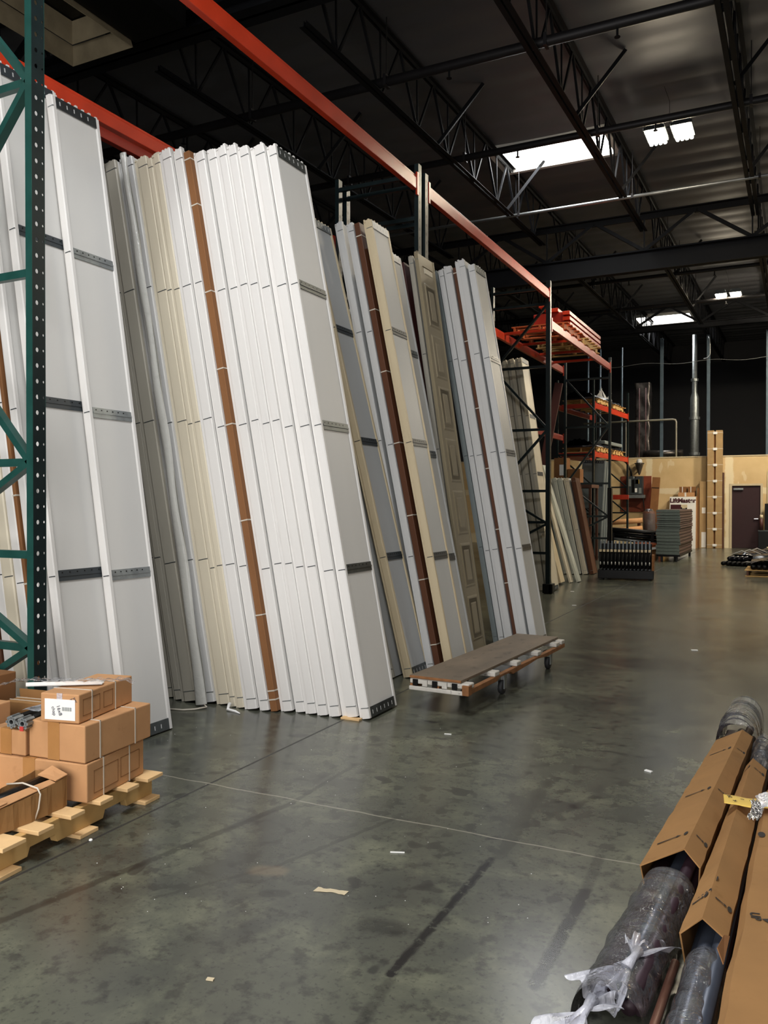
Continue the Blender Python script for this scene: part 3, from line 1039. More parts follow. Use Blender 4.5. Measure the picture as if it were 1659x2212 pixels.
def strip(X0, Y0, label, m, th, zt, W, T, bands=(), name='packed_strip', cat='cardboard-wrapped bundle', yaw=0.0):
    """tall carton or strapped bundle leaning between the sections"""
    L = zt / math.cos(rad(th))
    t = thing(name, label, cat, (X0 - T * math.sin(rad(abs(th))) * math.tan(rad(abs(th))), Y0, T * math.sin(rad(abs(th)))), (0, -rad(th), rad(yaw)))
    MB().box(-T, 0, 0, W, 0, L).build('carton', m, t, 0.004)
    for z in bands:
        MB().box(-T - 0.002, 0.002, -0.002, W + 0.002, L * z - 0.005, L * z + 0.005).build('strap', 'strap', t)
    return t


# ---- near big stack, counted from the tan cardboard strip
G1 = 'door sections in the big near stack'
rights = [-4.145, -4.000, -3.863, -3.802, -3.716, -3.592, -3.500, None, -3.327, -3.235, -3.134, -3.040, -2.941, -2.808, -2.718]
lefts = [-4.302, -4.145, -4.000, -3.863, -3.802, -3.716, -3.592, None, -3.437, -3.327, -3.235, -3.134, -3.040, -2.941, -2.808]
ys = [5.06, 5.10, 5.11, 5.10, 5.09, 5.08, 5.10, None, 5.15, 5.18, 5.17, 5.17, 5.18, 5.20, 5.22]
zs = [4.31, 4.33, 4.31, 4.29, 4.30, 4.31, 4.30, None, 4.27, 4.28, 4.28, 4.27, 4.25, 4.24, 4.226]
cols = ['greige', 'cool', 'cream', 'cream', 'cream', 'white', 'white', None, 'white', 'white', 'white', 'white', 'white', 'white', 'white']
words = ['greyish section seventh to the left of the tan cardboard strip, near stack', 'grey-white section just left of the clear plastic sleeve, near stack',
         'wide cream section right beside the clear plastic sleeve, near stack', 'narrow cream section, fourth left of the tan cardboard strip, near stack',
         'cream section, third left of the tan cardboard strip, near stack', 'white section, second left of the tan cardboard strip, near stack',
         'white section touching the tan cardboard strip on its left, near stack', None,
         'white section touching the tan cardboard strip on its right, near stack', 'white section second right of the tan cardboard strip, near stack',
         'white section third right of the tan cardboard strip, near stack', 'white section fourth right of the tan cardboard strip, near stack',
         'white section fifth right of the tan cardboard strip, near stack', 'white section behind the outermost one of the near stack',
         'outermost white section of the near stack, its broad face with four steel plates showing']
cz = math.cos(rad(10.75))
section(-4.305, 5.08, 'greyest and leftmost visible section of the big near stack', 'greige', 'white2', 10.75, 4.33, 0.5, 0.09, group=G1)
section(-4.41, 5.12, 'greige section half hidden behind the pale double panels, near stack', 'greige', 'white2', 10.75, 4.30, 0.5, 0.09, group=G1)
section(-4.52, 5.2, 'greige section fully behind the leftmost of the near stack', 'greige', 'white2', 10.75, 4.30, 0.5, 0.09, group=G1)
for i in range(15):
    if rights[i] is None:
        continue
    T = (rights[i] - lefts[i]) * cz - 0.002
    section(rights[i], ys[i], words[i], cols[i], 'white2', 10.75, zs[i], 0.46 if i < 14 else 0.47, T, group=G1, full=(i == 14), step=(0.3, 0.4, 0.34)[i % 3])
strip(-3.437, 5.12, 'tall tan cardboard strip with white straps in the big near stack', 'kraft', 10.75, 4.29, 0.2, 0.058, (0.02, 0.035, 0.165, 0.33, 0.5, 0.6, 0.74, 0.9, 0.985))
# clear sleeve over one section and its loose white end on the floor
t = thing('plastic_sleeve', 'clear plastic sleeve hanging down between greyish and cream sections, near stack', 'plastic sleeve', (-4.0, 5.06, 0.03), (0, -rad(10.75), 0))


def sl(u, v):
    a = 2 * math.pi * u
    L = 4.38
    w = 0.03 + 0.02 * (1 - v) ** 2 + 0.006 * math.sin(23 * v + 3 * u)
    return (-0.005 - 0.045 * (1 - v) ** 3 + w * math.cos(a), -0.055 + 0.022 * math.sin(a) + 0.006 * math.sin(31 * v), L * v)


MB().grid(sl, 14, 60).build('sleeve', 'sleevefilm', t, 0, True)
tag(MB().tube([(-4.06, 5.02, 0.03), (-3.98, 4.98, 0.012), (-4.03, 4.9, 0.008), (-4.1, 4.85, 0.006), (-4.2, 4.83, 0.006)], 0.007, 6).build('strap_end', 'strap', None, 0, True), 'loose white strap end on the floor at the foot of the near stack', 'strap')
tag(MB().tube([(-3.82, 5.05, 0.04), (-3.8, 5.0, 0.01), (-3.72, 4.99, 0.006), (-3.66, 4.96, 0.006)], [0.016, 0.012, 0.01, 0.004], 6).build('torn_wrap', 'paper', None, 0, True), 'torn scrap of white wrapping under the cream sections', 'wrapping')
tag(MB().box(-2.93, -2.78, 5.17, 5.22, 0.0, 0.014).build('wood_shim', 'woodend', None, 0.002), 'small pale wood shim under the front corner of the near stack', 'shim')

# ---- pale double panels and other sections at the left, beside the green frame
TH = 8.8
section(-3.824, 4.0, 'white panel with grey steel plates, right one of the two at the left', 'white', 'white2', TH, 4.28, 0.44, 0.07, 'galv', full=True, capcol='steel')
section(-3.905, 3.64, 'white panel behind the green post with dark steel plates', 'white', 'white2', TH, 4.36, 0.5, 0.075, 'panelgrey', full=True, capcol='panelgrey')
section(-3.99, 3.58, 'white section just left of the green post, right of the orange-brown strip', 'white', 'white2', 9.2, 4.30, 0.5, 0.075, group='door sections left of the green post')
strip(-4.07, 3.58, 'thin orange-brown cardboard strip among the sections behind the green frame', 'kraft', 9.6, 4.2, 0.3, 0.025, (0.12, 0.25, 0.38))
section(-4.10, 3.58, 'white section directly left of the thin orange-brown strip', 'white', 'white2', 9.6, 4.3, 0.5, 0.085, group='door sections left of the green post')
section(-4.19, 3.58, 'cream section at the left edge of the view behind the green frame', 'cream', 'white2', 9.6, 4.3, 0.5, 0.11, group='door sections left of the green post')
section(-4.31, 3.6, 'white section beyond the cream one at the left edge', 'white', 'white2', 9.6, 4.3, 0.5, 0.09, group='door sections left of the green post')
strip(-4.41, 3.6, 'dark brown strip at the lower left edge behind the green frame', 'brown', 9.6, 4.1, 0.4, 0.09)
section(-4.52, 3.65, 'almond section deep at the left edge behind the green frame', 'almond', 'white2', 9.6, 4.2, 0.5, 0.09)

# ---- second stack, behind the dolly
G2 = 'door sections in the second stack'
section(-3.28, 6.62, 'grey section in the gap right of the near stack', 'cool', 'coolface', 14.1, 4.15, 0.42, 0.07, group=G2)
section(-3.18, 6.57, 'darker greige section, leftmost cream edge of the second stack', 'greige', 'coolface', 14.0, 4.15, 0.42, 0.05, group=G2)
section(-3.03, 6.63, 'almond-edged section tilted most in the second stack, face showing', 'almond', 'coolface', 13.9, 4.2, 0.4, 0.09, 'panelgrey', group=G2, full=True, capcol='steel')
section(-3.11, 7.037, 'white section left of the brown strapped strip, farther one, second stack', 'cool', 'coolface', 11.45, 4.26, 0.4, 0.085, group=G2)
section(-2.952, 6.94, 'white section touching the brown strapped strip, second stack', 'cool', 'coolface', 11.45, 4.2, 0.3, 0.074, group=G2)
strip(-2.888, 6.96, 'dark brown strip with white straps in the second stack', 'brown', 11.4, 4.21, 0.16, 0.058, (0.06, 0.2, 0.34, 0.5, 0.66, 0.8, 0.97))
section(-2.846, 7.22, 'shorter bluish section peeking out behind the almond one, second stack', 'coolface', 'coolface', 11.4, 4.06, 0.53, 0.04, group=G2, full=True, capcol='cool')
section(-2.752, 6.93, 'almond section with broad pale face in the middle of the second stack', 'almond', 'coolface', 11.4, 4.2, 0.41, 0.085, 'panelgrey', group=G2, full=True, capcol='cool')
strip(-3.11, 8.04, 'maroon strip left of the tan paneled section', 'maroon', 9.2, 4.12, 0.35, 0.05)
section(-3.052, 8.05, 'olive-grey section between the maroon strip and the tan paneled section', 'greige', 'coolface', 8.6, 4.17, 0.4, 0.055, group=G2)

# the tan section with raised panels, leaning face out
t = section(-2.992, 8.02, 'tan raised-panel door section with pale lift slot near its top', 'tan', 'tan', 8.4, 4.2, 0.47, 0.045, 'tan', full=False, stiles=())
L = 4.2 / math.cos(rad(8.4))


def frustum(y0, y1, z0, z1, x0, x1, ins):
    return [(x0, y0, z0), (x0, y1, z0), (x0, y1, z1), (x0, y0, z1), (x1, y0 + ins, z0 + ins), (x1, y1 - ins, z0 + ins), (x1, y1 - ins, z1 - ins), (x1, y0 + ins, z1 - ins)]


for k in range(7):
    z0 = 0.1 + k * 0.56
    mb = MB()
    mb.hexa(frustum(0.09, 0.39, z0, z0 + 0.48, -0.008, 0.0, 0.022))
    mb.hexa(frustum(0.125, 0.355, z0 + 0.035, z0 + 0.445, 0.0, -0.003, 0.012))
    mb.hexa(frustum(0.15, 0.33, z0 + 0.06, z0 + 0.42, -0.004, 0.003, 0.03))
    mb.build('raised_panel', 'tan', t)
MB().hexa(frustum(0.14, 0.36, L - 0.2, L - 0.13, -0.007, 0.001, 0.008)).build('lift_slot', 'cream', t)
MB().box(-0.008, 0.003, 0.12, 0.38, L - 0.125, L - 0.118).build('slot_lip', 'tan', t)

# ---- third stack at the far end of the tall rack
G3 = 'door sections in the third stack'
section(-2.945, 8.72, 'slate-grey section just right of the tan paneled one', 'slate', 'coolface', 9.95, 4.17, 0.4, 0.06, group=G3)
section(-2.868, 8.70, 'white section left of the dark brown strip, farther one, third stack', 'cool', 'coolface', 9.95, 4.18, 0.4, 0.064, group=G3)
section(-2.762, 8.69, 'white section touching the dark brown strip on its left, third stack', 'cool', 'coolface', 9.95, 4.2, 0.4, 0.095, group=G3)
strip(-2.71, 8.73, 'dark brown strip with pale straps in the third stack', 'brown', 9.95, 4.2, 0.3, 0.048, (0.16, 0.3, 0.46, 0.62, 0.8, 0.985))
section(-2.585, 8.66, 'white section right of the dark brown strip, third stack', 'cool', 'coolface', 9.95, 4.24, 0.41, 0.115, group=G3, step=0.45)
section(-2.497, 8.72, 'end section of the third stack with grey face and steel plates', 'cool', 'coolface', 9.95, 4.2, 0.41, 0.08, 'panelgrey', group=G3, full=True, capcol='steel', step=0.2)

# ---- cream sections past the end frame
G4 = 'cream sections past the end frame'
for k, (dx, lab) in enumerate([(0.0, 'cream section past the end frame, outermost with curved face'), (-0.15, 'cream section past the end frame, second from the aisle'),
                              (-0.29, 'cream section past the end frame, third from the aisle'), (-0.43, 'cream section past the end frame, fourth from the aisle')]):
    section(-3.83 + dx, 14.3 + 0.02 * k, lab, 'cream', 'cream', 8.0, 4.12 - 0.01 * k, 0.45, 0.125, 'panelgrey', group=G4, full=(k == 0), step=0.45)
tag(MB().bar((-5.05, 16.5, 0.06), (-4.33, 16.6, 3.98), 0.16, 0.05, 0, (0, 1, 0)).build('leaning_plank', 'maroon', None, 0.004), 'dark maroon plank leaning behind the cream sections past the end frame', 'plank')

# slumped strips on the floor just past the end frame
G5 = 'slumped pale strips past the end frame'
for k, (x, y, th, zt, m, W, T, lab) in enumerate([
        (-4.0, 15.55, 14.5, 2.5, 'almond', 0.3, 0.16, 'broad beige strip slumped beside the end frame post'),
        (-3.93, 16.0, 15.5, 2.3, 'cream', 0.2, 0.04, 'thin cream strip slumped right of the beige one'),
        (-3.82, 16.2, 17.5, 2.3, 'grn_sect', 0.2, 0.05, 'pale thin strip with its foot sticking out onto the floor')]):
    strip(x, y, lab, m, th, zt, W, T, name='leaning_strip', cat='strip')

# shorter pale-green sections leaning beyond
G6 = 'short sections below the farther rack'
for k, (x, lab, m) in enumerate([(-4.63, 'short pale green section, leftmost below the farther rack', 'grn_sect'), (-4.49, 'short pale green section, second below the farther rack', 'grn_sect'),
                                (-4.32, 'short pale section, third below the farther rack', 'grn_sect'), (-4.2, 'short pale section, fourth below the farther rack', 'grn_sect'),
                                (-4.07, 'short cream section touching the brown one below the farther rack', 'cream')]):
    section(x, 17.9 + 0.03 * k, lab, m, 'coolface', 11.5, 2.08, 0.42, 0.11, group=G6, stiles=(0.45,))
section(-3.95, 18.1, 'short brown section at the right end below the farther rack', 'brown', 'brown', 11.0, 2.09, 0.42, 0.1, 'brown', stiles=(0.45,))

# grey sections standing upright farther back, facing the camera
for k in range(3):
    t = section(-4.95 + 0.04, 23.6 + 0.14 * k, ['grey-green section standing upright, facing the camera under the farthest rack', 'second upright grey section behind the facing one', 'third upright section behind the facing grey one'][k],
                'slate', 'slate', 4, 2.75 - 0.02 * k, 0.66, 0.1, 'panelgrey', full=(k == 0))
    t.rotation_euler = (rad(-3), 0, rad(-94))
    t.location = (-5.62 + 0.03 * k, 23.6 + 0.16 * k, 0.02)
# dark cartons on a shaded shelf, above the short sections
a = at(1195, 1045, Y=22.0)
sz = a.z - 0.03
t = thing('storage_shelf', 'dark wooden shelf holding dark cartons past the end frame', 'shelf', (a.x, 22.0, 0))
MB().box(-0.4, 1.05, -0.1, 0.8, sz - 0.09, sz).build('shelf_board', 'dkwood', t, 0.006)
for xx, yy in ((-0.38, -0.08), (0.97, -0.08), (-0.38, 0.72), (0.97, 0.72)):
    MB().box(xx, xx + 0.06, yy, yy + 0.06, 0, sz - 0.09).build('leg', 'dkwood', t)
for k, (u, h, lab) in enumerate([(1209, 0.72, 'dark carton with pale label on the shaded shelf past the end frame'), (1238, 0.42, 'smaller dark carton right of the labelled one on the shaded shelf')]):
    p = at(u, 1040, Y=22.0)
    t = thing('carton', lab, 'cardboard box', (p.x, 22.05, sz + 0.001))
    MB().box(-0.17, 0.17, 0, 0.4, 0, h).build('carton_body', 'carddk', t, 0.006)
    if k == 0:
        MB().box(-0.02, 0.13, -0.004, 0, 0.35 * h, 0.75 * h).build('paper_label', 'paper', t)
# ================================================================== LEFT FOREGROUND: PALLET OF CARTONS
pallet('pale wooden pallet under the cartons at the lower left', (-3.31, 2.28, 0), rad(4.5), 1.05, 0.74, 'wood', 'woodend', 6)


def carton(label, loc, w, d, h, rotz, m='card', straps=(), tapeface=True, name='carton', group=None, seam=True, printed=()):
    """front-right-bottom corner at loc; front faces -y"""
    t = thing(name, label, 'cardboard box', loc, (0, 0, rotz), group)
    MB().box(-w, 0, 0, d, 0, h).build('carton_body', m, t, 0.006)
    if tapeface:
        c = -w * 0.55
        MB().box(c - 0.035, c + 0.035, -0.0015, 0.0, 0.0, h + 0.001).box(c - 0.035, c + 0.035, -0.001, d, h, h + 0.0015).build('packing_tape', 'tape', t)
    for y in straps:
        MB().box(-w - 0.002, 0.003, y, y + 0.006, h, h + 0.003).box(0.0, 0.003, y, y + 0.006, 0, h + 0.003).build('strap', 'strap', t)
    for (y0, y1, z0, z1) in printed:
        mb = MB()
        e = 0.0012
        for a in ((y0, y1, z0, z0 + 0.003), (y0, y1, z1 - 0.003, z1), (y0, y0 + 0.003, z0, z1), (y1 - 0.003, y1, z0, z1)):
            mb.box(0, e, *a)
        mb.build('printed_frame', 'carddk', t)
    return t


PZ = 0.14
carton('lowest carton of the three-high stack on the left pallet', (-2.977, 2.844, PZ + 0.001), 0.60, 0.46, 0.182, rad(9), 'card', (0.12, 0.33), True, printed=((0.05, 0.24, 0.03, 0.14), (0.26, 0.42, 0.04, 0.14)))
o = carton('middle carton of the three-high stack on the left pallet, strapped twice', (-2.985, 2.84, PZ + 0.1865), 0.34, 0.49, 0.178, rad(5), 'card', (0.1, 0.36))
t = carton('top carton with white shipping label on the left pallet', (-3.028, 2.845, PZ + 0.3675), 0.21, 0.46, 0.138, rad(12), 'card', (0.1, 0.3), False, printed=((0.03, 0.17, 0.03, 0.11), (0.2, 0.28, 0.03, 0.11)))
sl_ = MB().box(-0.185, -0.02, -0.0025, 0, 0.014, 0.112).build('shipping_label', 'paper', t)
text_mesh('16x8', 0.026, 'handwriting', 'inkblue', sl_, Matrix.Translation((-0.105, -0.0035, 0.06)) @ Matrix.Rotation(rad(90), 4, 'X') @ Matrix.Rotation(rad(-72), 4, 'Z'), 0.0, 0.0004)
text_mesh('chap', 0.024, 'handwriting', 'inkblue', sl_, Matrix.Translation((-0.135, -0.0035, 0.055)) @ Matrix.Rotation(rad(90), 4, 'X') @ Matrix.Rotation(rad(-78), 4, 'Z'), 0.0, 0.0004)
text_mesh('per\nbox', 0.02, 'handwriting', 'inkblue', t, Matrix.Translation((-0.028, -0.0012, 0.108)) @ Matrix.Rotation(rad(90), 4, 'X') @ Matrix.Rotation(rad(-62), 4, 'Z'), 0.0, 0.0004)
mb = MB()
for k in range(9):
    mb.box(-0.09 + k * 0.006, -0.087 + k * 0.006 + 0.001 * (k % 2), -0.0032, -0.0026, 0.058, 0.076)
mb.build('barcode', 'slate', sl_)
MB().box(-0.12, -0.09, -0.0015, 0.002, 0.1, 0.14).build('clear_tape', 'milky', t)

carton('carton beside the middle one on the left pallet, torn at its right edge', (-3.335, 2.80, PZ + 0.1865), 0.22, 0.3, 0.122, rad(6), 'card', (), True)
MB().box(-0.012, 0.0, -0.012, 0.0, 0.0, 0.17)
# open carton behind with raised flaps
t = thing('open_carton', 'open carton with raised flaps behind the two silver shafts', 'cardboard box', (-3.70, 3.115, PZ + 0.1845), (0, 0, rad(8)))
MB().box(-0.14, 0.14, 0, 0.11, 0, 0.155).build('carton_body', 'card2', t, 0.005)
MB().hexa([(-0.14, 0.106, 0.155), (0.14, 0.106, 0.155), (0.14, 0.11, 0.155), (-0.14, 0.11, 0.155), (-0.14, 0.1, 0.2), (0.14, 0.1, 0.2), (0.14, 0.104, 0.2), (-0.14, 0.104, 0.2)]).build('flap', 'card2', t)
MB().box(-0.142, 0.142, 0.03, 0.035, 0.155, 0.158).build('strap', 'strap', t)
MB().box(-0.142, 0.142, 0.08, 0.085, 0.155, 0.158).build('strap', 'strap', t)
carton('carton with dark side at the far left behind the pallet load', (-3.90, 3.02, 0.001), 0.4, 0.2, 0.61, rad(2), 'carddk', (), False, printed=((0.05, 0.3, 0.1, 0.3),))
t = carton('carton at the left edge of the view with stacked white labels', (-3.6, 2.66, PZ + 0.001), 0.3, 0.3, 0.39, rad(6), 'card', (), False)
for k in range(4):
    MB().box(-0.09, -0.006, -0.0015, 0, 0.1 + 0.065 * k, 0.155 + 0.065 * k).build('paper_label', 'paper', t)

# long sagging carton in front, open along its top with dark hose inside
t = thing('sagging_carton', 'long sagging carton with dark hose inside, front of the left pallet', 'cardboard box', (-3.03, 2.35, PZ + 0.001), (0, 0, rad(1)))


def wall(x, z_of, th, n=14, L=0.43):
    mb = MB()
    for i in range(n):
        y0, y1 = L * i / n, L * (i + 1) / n
        b = 0.012 * math.sin(math.pi * i / n) + 0.004 * math.sin(i * 2.1)
        b1 = 0.012 * math.sin(math.pi * (i + 1) / n) + 0.004 * math.sin((i + 1) * 2.1)
        mb.hexa([(x + b - th, y0, 0), (x + b, y0, 0), (x + b1, y1, 0), (x + b1 - th, y1, 0), (x + b - th, y0, z_of(y0)), (x + b * 0.4, y0, z_of(y0)), (x + b1 * 0.4, y1, z_of(y1)), (x + b1 - th, y1, z_of(y1))])
    return mb


zt_ = lambda y: 0.105 + 0.035 * (y / 0.43) ** 2
wall(0.0, zt_, 0.006).build('side_panel', 'card2', t)
wall(-0.2, zt_, 0.006).build('side_panel', 'card2', t)
MB().box(-0.2, 0.0, 0.425, 0.43, 0, 0.14).build('end_panel', 'card2', t)
MB().box(-0.2, 0.0, 0.0, 0.005, 0, 0.105).build('end_panel', 'card2', t)
MB().box(-0.2, 0.0, 0.0, 0.43, 0.0, 0.006).build('bottom_panel', 'carddk', t)
MB().hexa([(-0.11, 0.36, 0.148), (0.004, 0.36, 0.136), (0.004, 0.43, 0.145), (-0.1, 0.435, 0.17), (-0.11, 0.36, 0.152), (0.004, 0.36, 0.14), (0.004, 0.43, 0.149), (-0.1, 0.435, 0.174)]).build('flap', 'card', t)
MB().hexa([(-0.07, 0.0, 0.118), (0.004, 0.0, 0.106), (0.002, 0.36, 0.128), (-0.035, 0.36, 0.136), (-0.07, 0.0, 0.121), (0.004, 0.0, 0.109), (0.002, 0.36, 0.131), (-0.035, 0.36, 0.139)]).build('flap', 'card', t)
MB().hexa([(-0.14, -0.02, 0.125), (0.0, -0.01, 0.112), (0.0, 0.1, 0.12), (-0.1, 0.12, 0.12), (-0.14, -0.02, 0.128), (0.0, -0.01, 0.115), (0.0, 0.1, 0.123), (-0.1, 0.12, 0.123)]).build('flap', 'card', t)
MB().tube([(-0.1, 0.01, 0.09), (-0.1, 0.2, 0.1), (-0.1, 0.42, 0.115)], 0.032, 10).build('dark_hose', 'black', t, 0, True)
MB().tube([(-0.17, 0.24, 0.135), (-0.08, 0.25, 0.15), (0.0, 0.26, 0.135), (0.016, 0.262, 0.11), (0.018, 0.25, 0.05), (0.006, 0.24, 0.0)], 0.004, 6).build('strap', 'strap', t, 0, True)


# two shafts with finned silver ends
def shaft(x, z, label):
    t = thing('grooved_shaft', label, 'metal shaft', (x, 2.765, z), (0, 0, rad(12)))
    MB().tube([(0, 0.05, 0), (0, 0.4, 0.0)], 0.026, 8).build('shaft_tube', 'black', t)
    mb = MB()
    for k in range(8):
        a = 2 * math.pi * k / 8
        ca, sa = math.cos(a), math.sin(a)
        mb.bar((0.016 * ca, 0.03, 0.016 * sa), (0.031 * ca, 0.03, 0.031 * sa), 0.012, 0.06, 0, (0, 1, 0))
    prof = [(0.011, 0.0), (0.025, 0.0), (0.025, 0.06), (0.011, 0.06), (0.011, 0.0)]
    vs = MB().lathe(prof, 16)
    mb.add([(p[0], p[2], p[1]) for p in vs.v], vs.f)
    mb.build('finned_end', 'galv', t)
    MB().tube([(0, 0.012, 0), (0, 0.05, 0)], 0.0112, 12).build('bore', 'black', t)
    return t


shaft(-3.392, PZ + 0.353, 'left one of two black shafts with finned silver ends on the cartons')
t = shaft(-3.316, PZ + 0.353, 'right one of two black shafts with finned silver ends, red dab on it')
MB().box(-0.012, 0.008, -0.004, 0.0, -0.034, -0.012).build('red_dab', 'redpaint', t)
t = thing('wrapped_film', 'clear film and white paper wrapped round the two silver-ended shafts', 'plastic film', (-3.38, 2.85, PZ + 0.39), (0, 0, rad(12)))
MB().grid(lambda u, v: (-0.035 + 0.1 * u, 0.14 * v, 0.003 * math.sin(7 * u + 5 * v) + 0.006 * math.sin(math.pi * u)), 14, 14).build('film_sheet', 'milky', t, 0, True)

# white plastic strip and clear film lying over the top carton
t = thing('plastic_strip', 'long white plastic strip lying across the top carton, lower left', 'plastic strip', (-3.39, 2.86, PZ + 0.513), (0, 0, rad(34)))
MB().box(0, 0.36, -0.03, 0.03, 0.0, 0.004).box(0.0, 0.36, -0.03, -0.026, 0.0, 0.02).build('strip_profile', 'paper', t)
t = thing('film_wrap', 'clear crinkled film trailing over the top carton to its far corner', 'plastic film', (-3.5, 2.78, PZ + 0.536), (0, 0, rad(30)))
rf = random.Random(5)
ph = [rf.uniform(0, 6) for _ in range(4)]
MB().grid(lambda u, v: (0.66 * u, -0.035 + 0.07 * v + 0.012 * math.sin(6 * u), 0.006 + 0.006 * math.sin(40 * u + ph[0]) * math.sin(9 * v) + 0.003 * math.sin(90 * u + ph[1]) - 0.03 * max(0, u - 0.94) * 10 - 0.16 * max(0, 0.15 - u)), 70, 8).build('film_sheet', 'film', t, 0, True)

# ================================================================== DOLLY
t = thing('platform_dolly', 'low worn wooden dolly with casters in front of the second stack', 'platform dolly', (-2.59, 5.62, 0), (0, 0, rad(-3)))
Ld, Wd = 2.26, 0.42
MB().box(0, Wd, 0, Ld, 0.245, 0.268).build('plywood_deck', 'ply', t, 0.004)
MB().box(0.0, Wd, -0.006, 0.004, 0.247, 0.266).build('deck_edge', 'plyedge', t, 0.003)
mb = MB()
for x in (0.0, 0.2, Wd + 0.02):
    pts = [(0.0, 0.165), (0.55, 0.165), (0.6, 0.185), (0.85, 0.185), (0.9, 0.16), (1.3, 0.175), (1.5, 0.185), (1.75, 0.165), (Ld + 0.02, 0.17), (Ld + 0.02, 0.205), (1.7, 0.203), (0.9, 0.207), (0.0, 0.205)]
    mb.prism(pts, x, x + 0.04, 'x')
mb.build('stringer', 'plyedge', t, 0.004)
for k, y in enumerate((0.0, 0.5, 0.98, 1.5, 2.02, 2.18)):
    MB().box(0.0, Wd + 0.06, y, y + 0.1, 0.206, 0.244).build('cross_board', 'whitewood', t, 0.008)
MB().box(0.0, Wd + 0.05, -0.015, 0.005, 0.16, 0.19).build('end_board', 'whitewood', t, 0.005)
for k in range(5):
    MB().box(0.03 + 0.08 * k, 0.07 + 0.08 * k, -0.012, 0.0, 0.195, 0.24).build('end_block', 'whitewood' if k % 2 else 'black', t)
MB().box(Wd + 0.01, Wd + 0.065, -0.016, 0.05, 0.16, 0.235).build('corner_block', 'plyedge', t, 0.006)
for x, y in ((Wd - 0.02, 0.85), (Wd - 0.02, 2.02), (0.06, 0.85), (0.06, 2.02)):
    mb = MB()
    cyl = MB().lathe([(0, -0.018), (0.052, -0.018), (0.056, -0.012), (0.056, 0.012), (0.052, 0.018), (0, 0.018)], 18)
    mb.add([(p[2], p[0], p[1]) for p in cyl.v], cyl.f)
    c = mb.build('caster', 'rubber', t, 0, True)
    c.location = (x, y, 0.056)
    MB().box(-0.03, -0.024, -0.025, 0.035, -0.01, 0.105).box(0.024, 0.03, -0.025, 0.035, -0.01, 0.105).box(-0.04, 0.04, -0.04, 0.05, 0.105, 0.112).build('caster_fork', 'galv', c)

# ================================================================== RIGHT FOREGROUND: LONG CARTON SLEEVES AND WRAPPED BARS
def sleeve(label, L0, L1, R0, R1, K0, K1, zb_, m, arrows=()):
    """roof-shaped sleeve: left rail, ridge rail, right rail, near to far; both ends open"""
    t = thing('carton_sleeve', label, 'cardboard sleeve', (0, 0, 0))
    L0, L1, R0, R1, K0, K1 = [Vector(p) for p in (L0, L1, R0, R1, K0, K1)]
    dn = lambda p, dx: Vector((p.x + dx, p.y + 0.02, zb_))
    near = [dn(L0, 0.02), L0, K0, R0, dn(R0, -0.01)]
    far = [dn(L1, 0.02), L1, K1, R1, dn(R1, -0.01)]
    mb = MB()
    N = 24
    rr = random.Random(int(L0.y * 100))
    rows = []
    for i in range(N + 1):
        f = i / N
        row = []
        for j in range(5):
            p = near[j].lerp(far[j], f)
            if j in (1, 3) and 0 < i < N:
                p = p + Vector((rr.uniform(-0.002, 0.002), 0, rr.uniform(-0.002, 0.002)))
            row.append(p)
        rows.append(row)
    vs = [p for row in rows for p in row]
    fs = []
    for i in range(N):
        for j in range(5):
            fs.append((i * 5 + j, i * 5 + (j + 1) % 5, (i + 1) * 5 + (j + 1) % 5, (i + 1) * 5 + j))
    mb.add(vs, fs)
    mb.build('sleeve_body', m, t, 0, False, 0.006)
    for f in arrows:
        for side in (0, 1):
            a0 = (L0 if side == 0 else R0).lerp(L1 if side == 0 else R1, f)
            b0 = K0.lerp(K1, f)
            d = b0 - a0
            nrm = d.cross(K1 - K0).normalized()
            if nrm.z < 0:
                nrm = -nrm
            lift = nrm * 0.0055
            al = (K1 - K0).normalized()
            mb = MB()
            s, e_, w_ = (0.16, 0.62, 0.007) if side == 0 else (0.8, 0.42, 0.005)
            p0, p1 = a0 + d * s + lift, a0 + d * e_ + lift
            mb.add([p0 - al * w_ * 1.4, p0 + al * w_ * 0.5, p1 + al * w_ * 0.5, p1 - al * w_ * 0.5], [(0, 1, 2, 3)])
            hd = a0 + d * (e_ + (0.12 if side == 0 else -0.12)) + lift
            mb.add([p1 - al * w_ * 1.8, hd, p1 + al * w_ * 1.8], [(0, 1, 2)])
            mb.build('printed_arrow', 'ink', t)
            q = a0 + d * (0.85 if side == 0 else 0.18) + lift
            mb = MB()
            mb.add([q + al * 0.02 * math.cos(x) + d.normalized() * 0.009 * math.sin(x) for x in [k * math.pi / 4 for k in range(8)]], [tuple(range(8))])
            mb.build('printed_mark', 'ink', t)
    return t


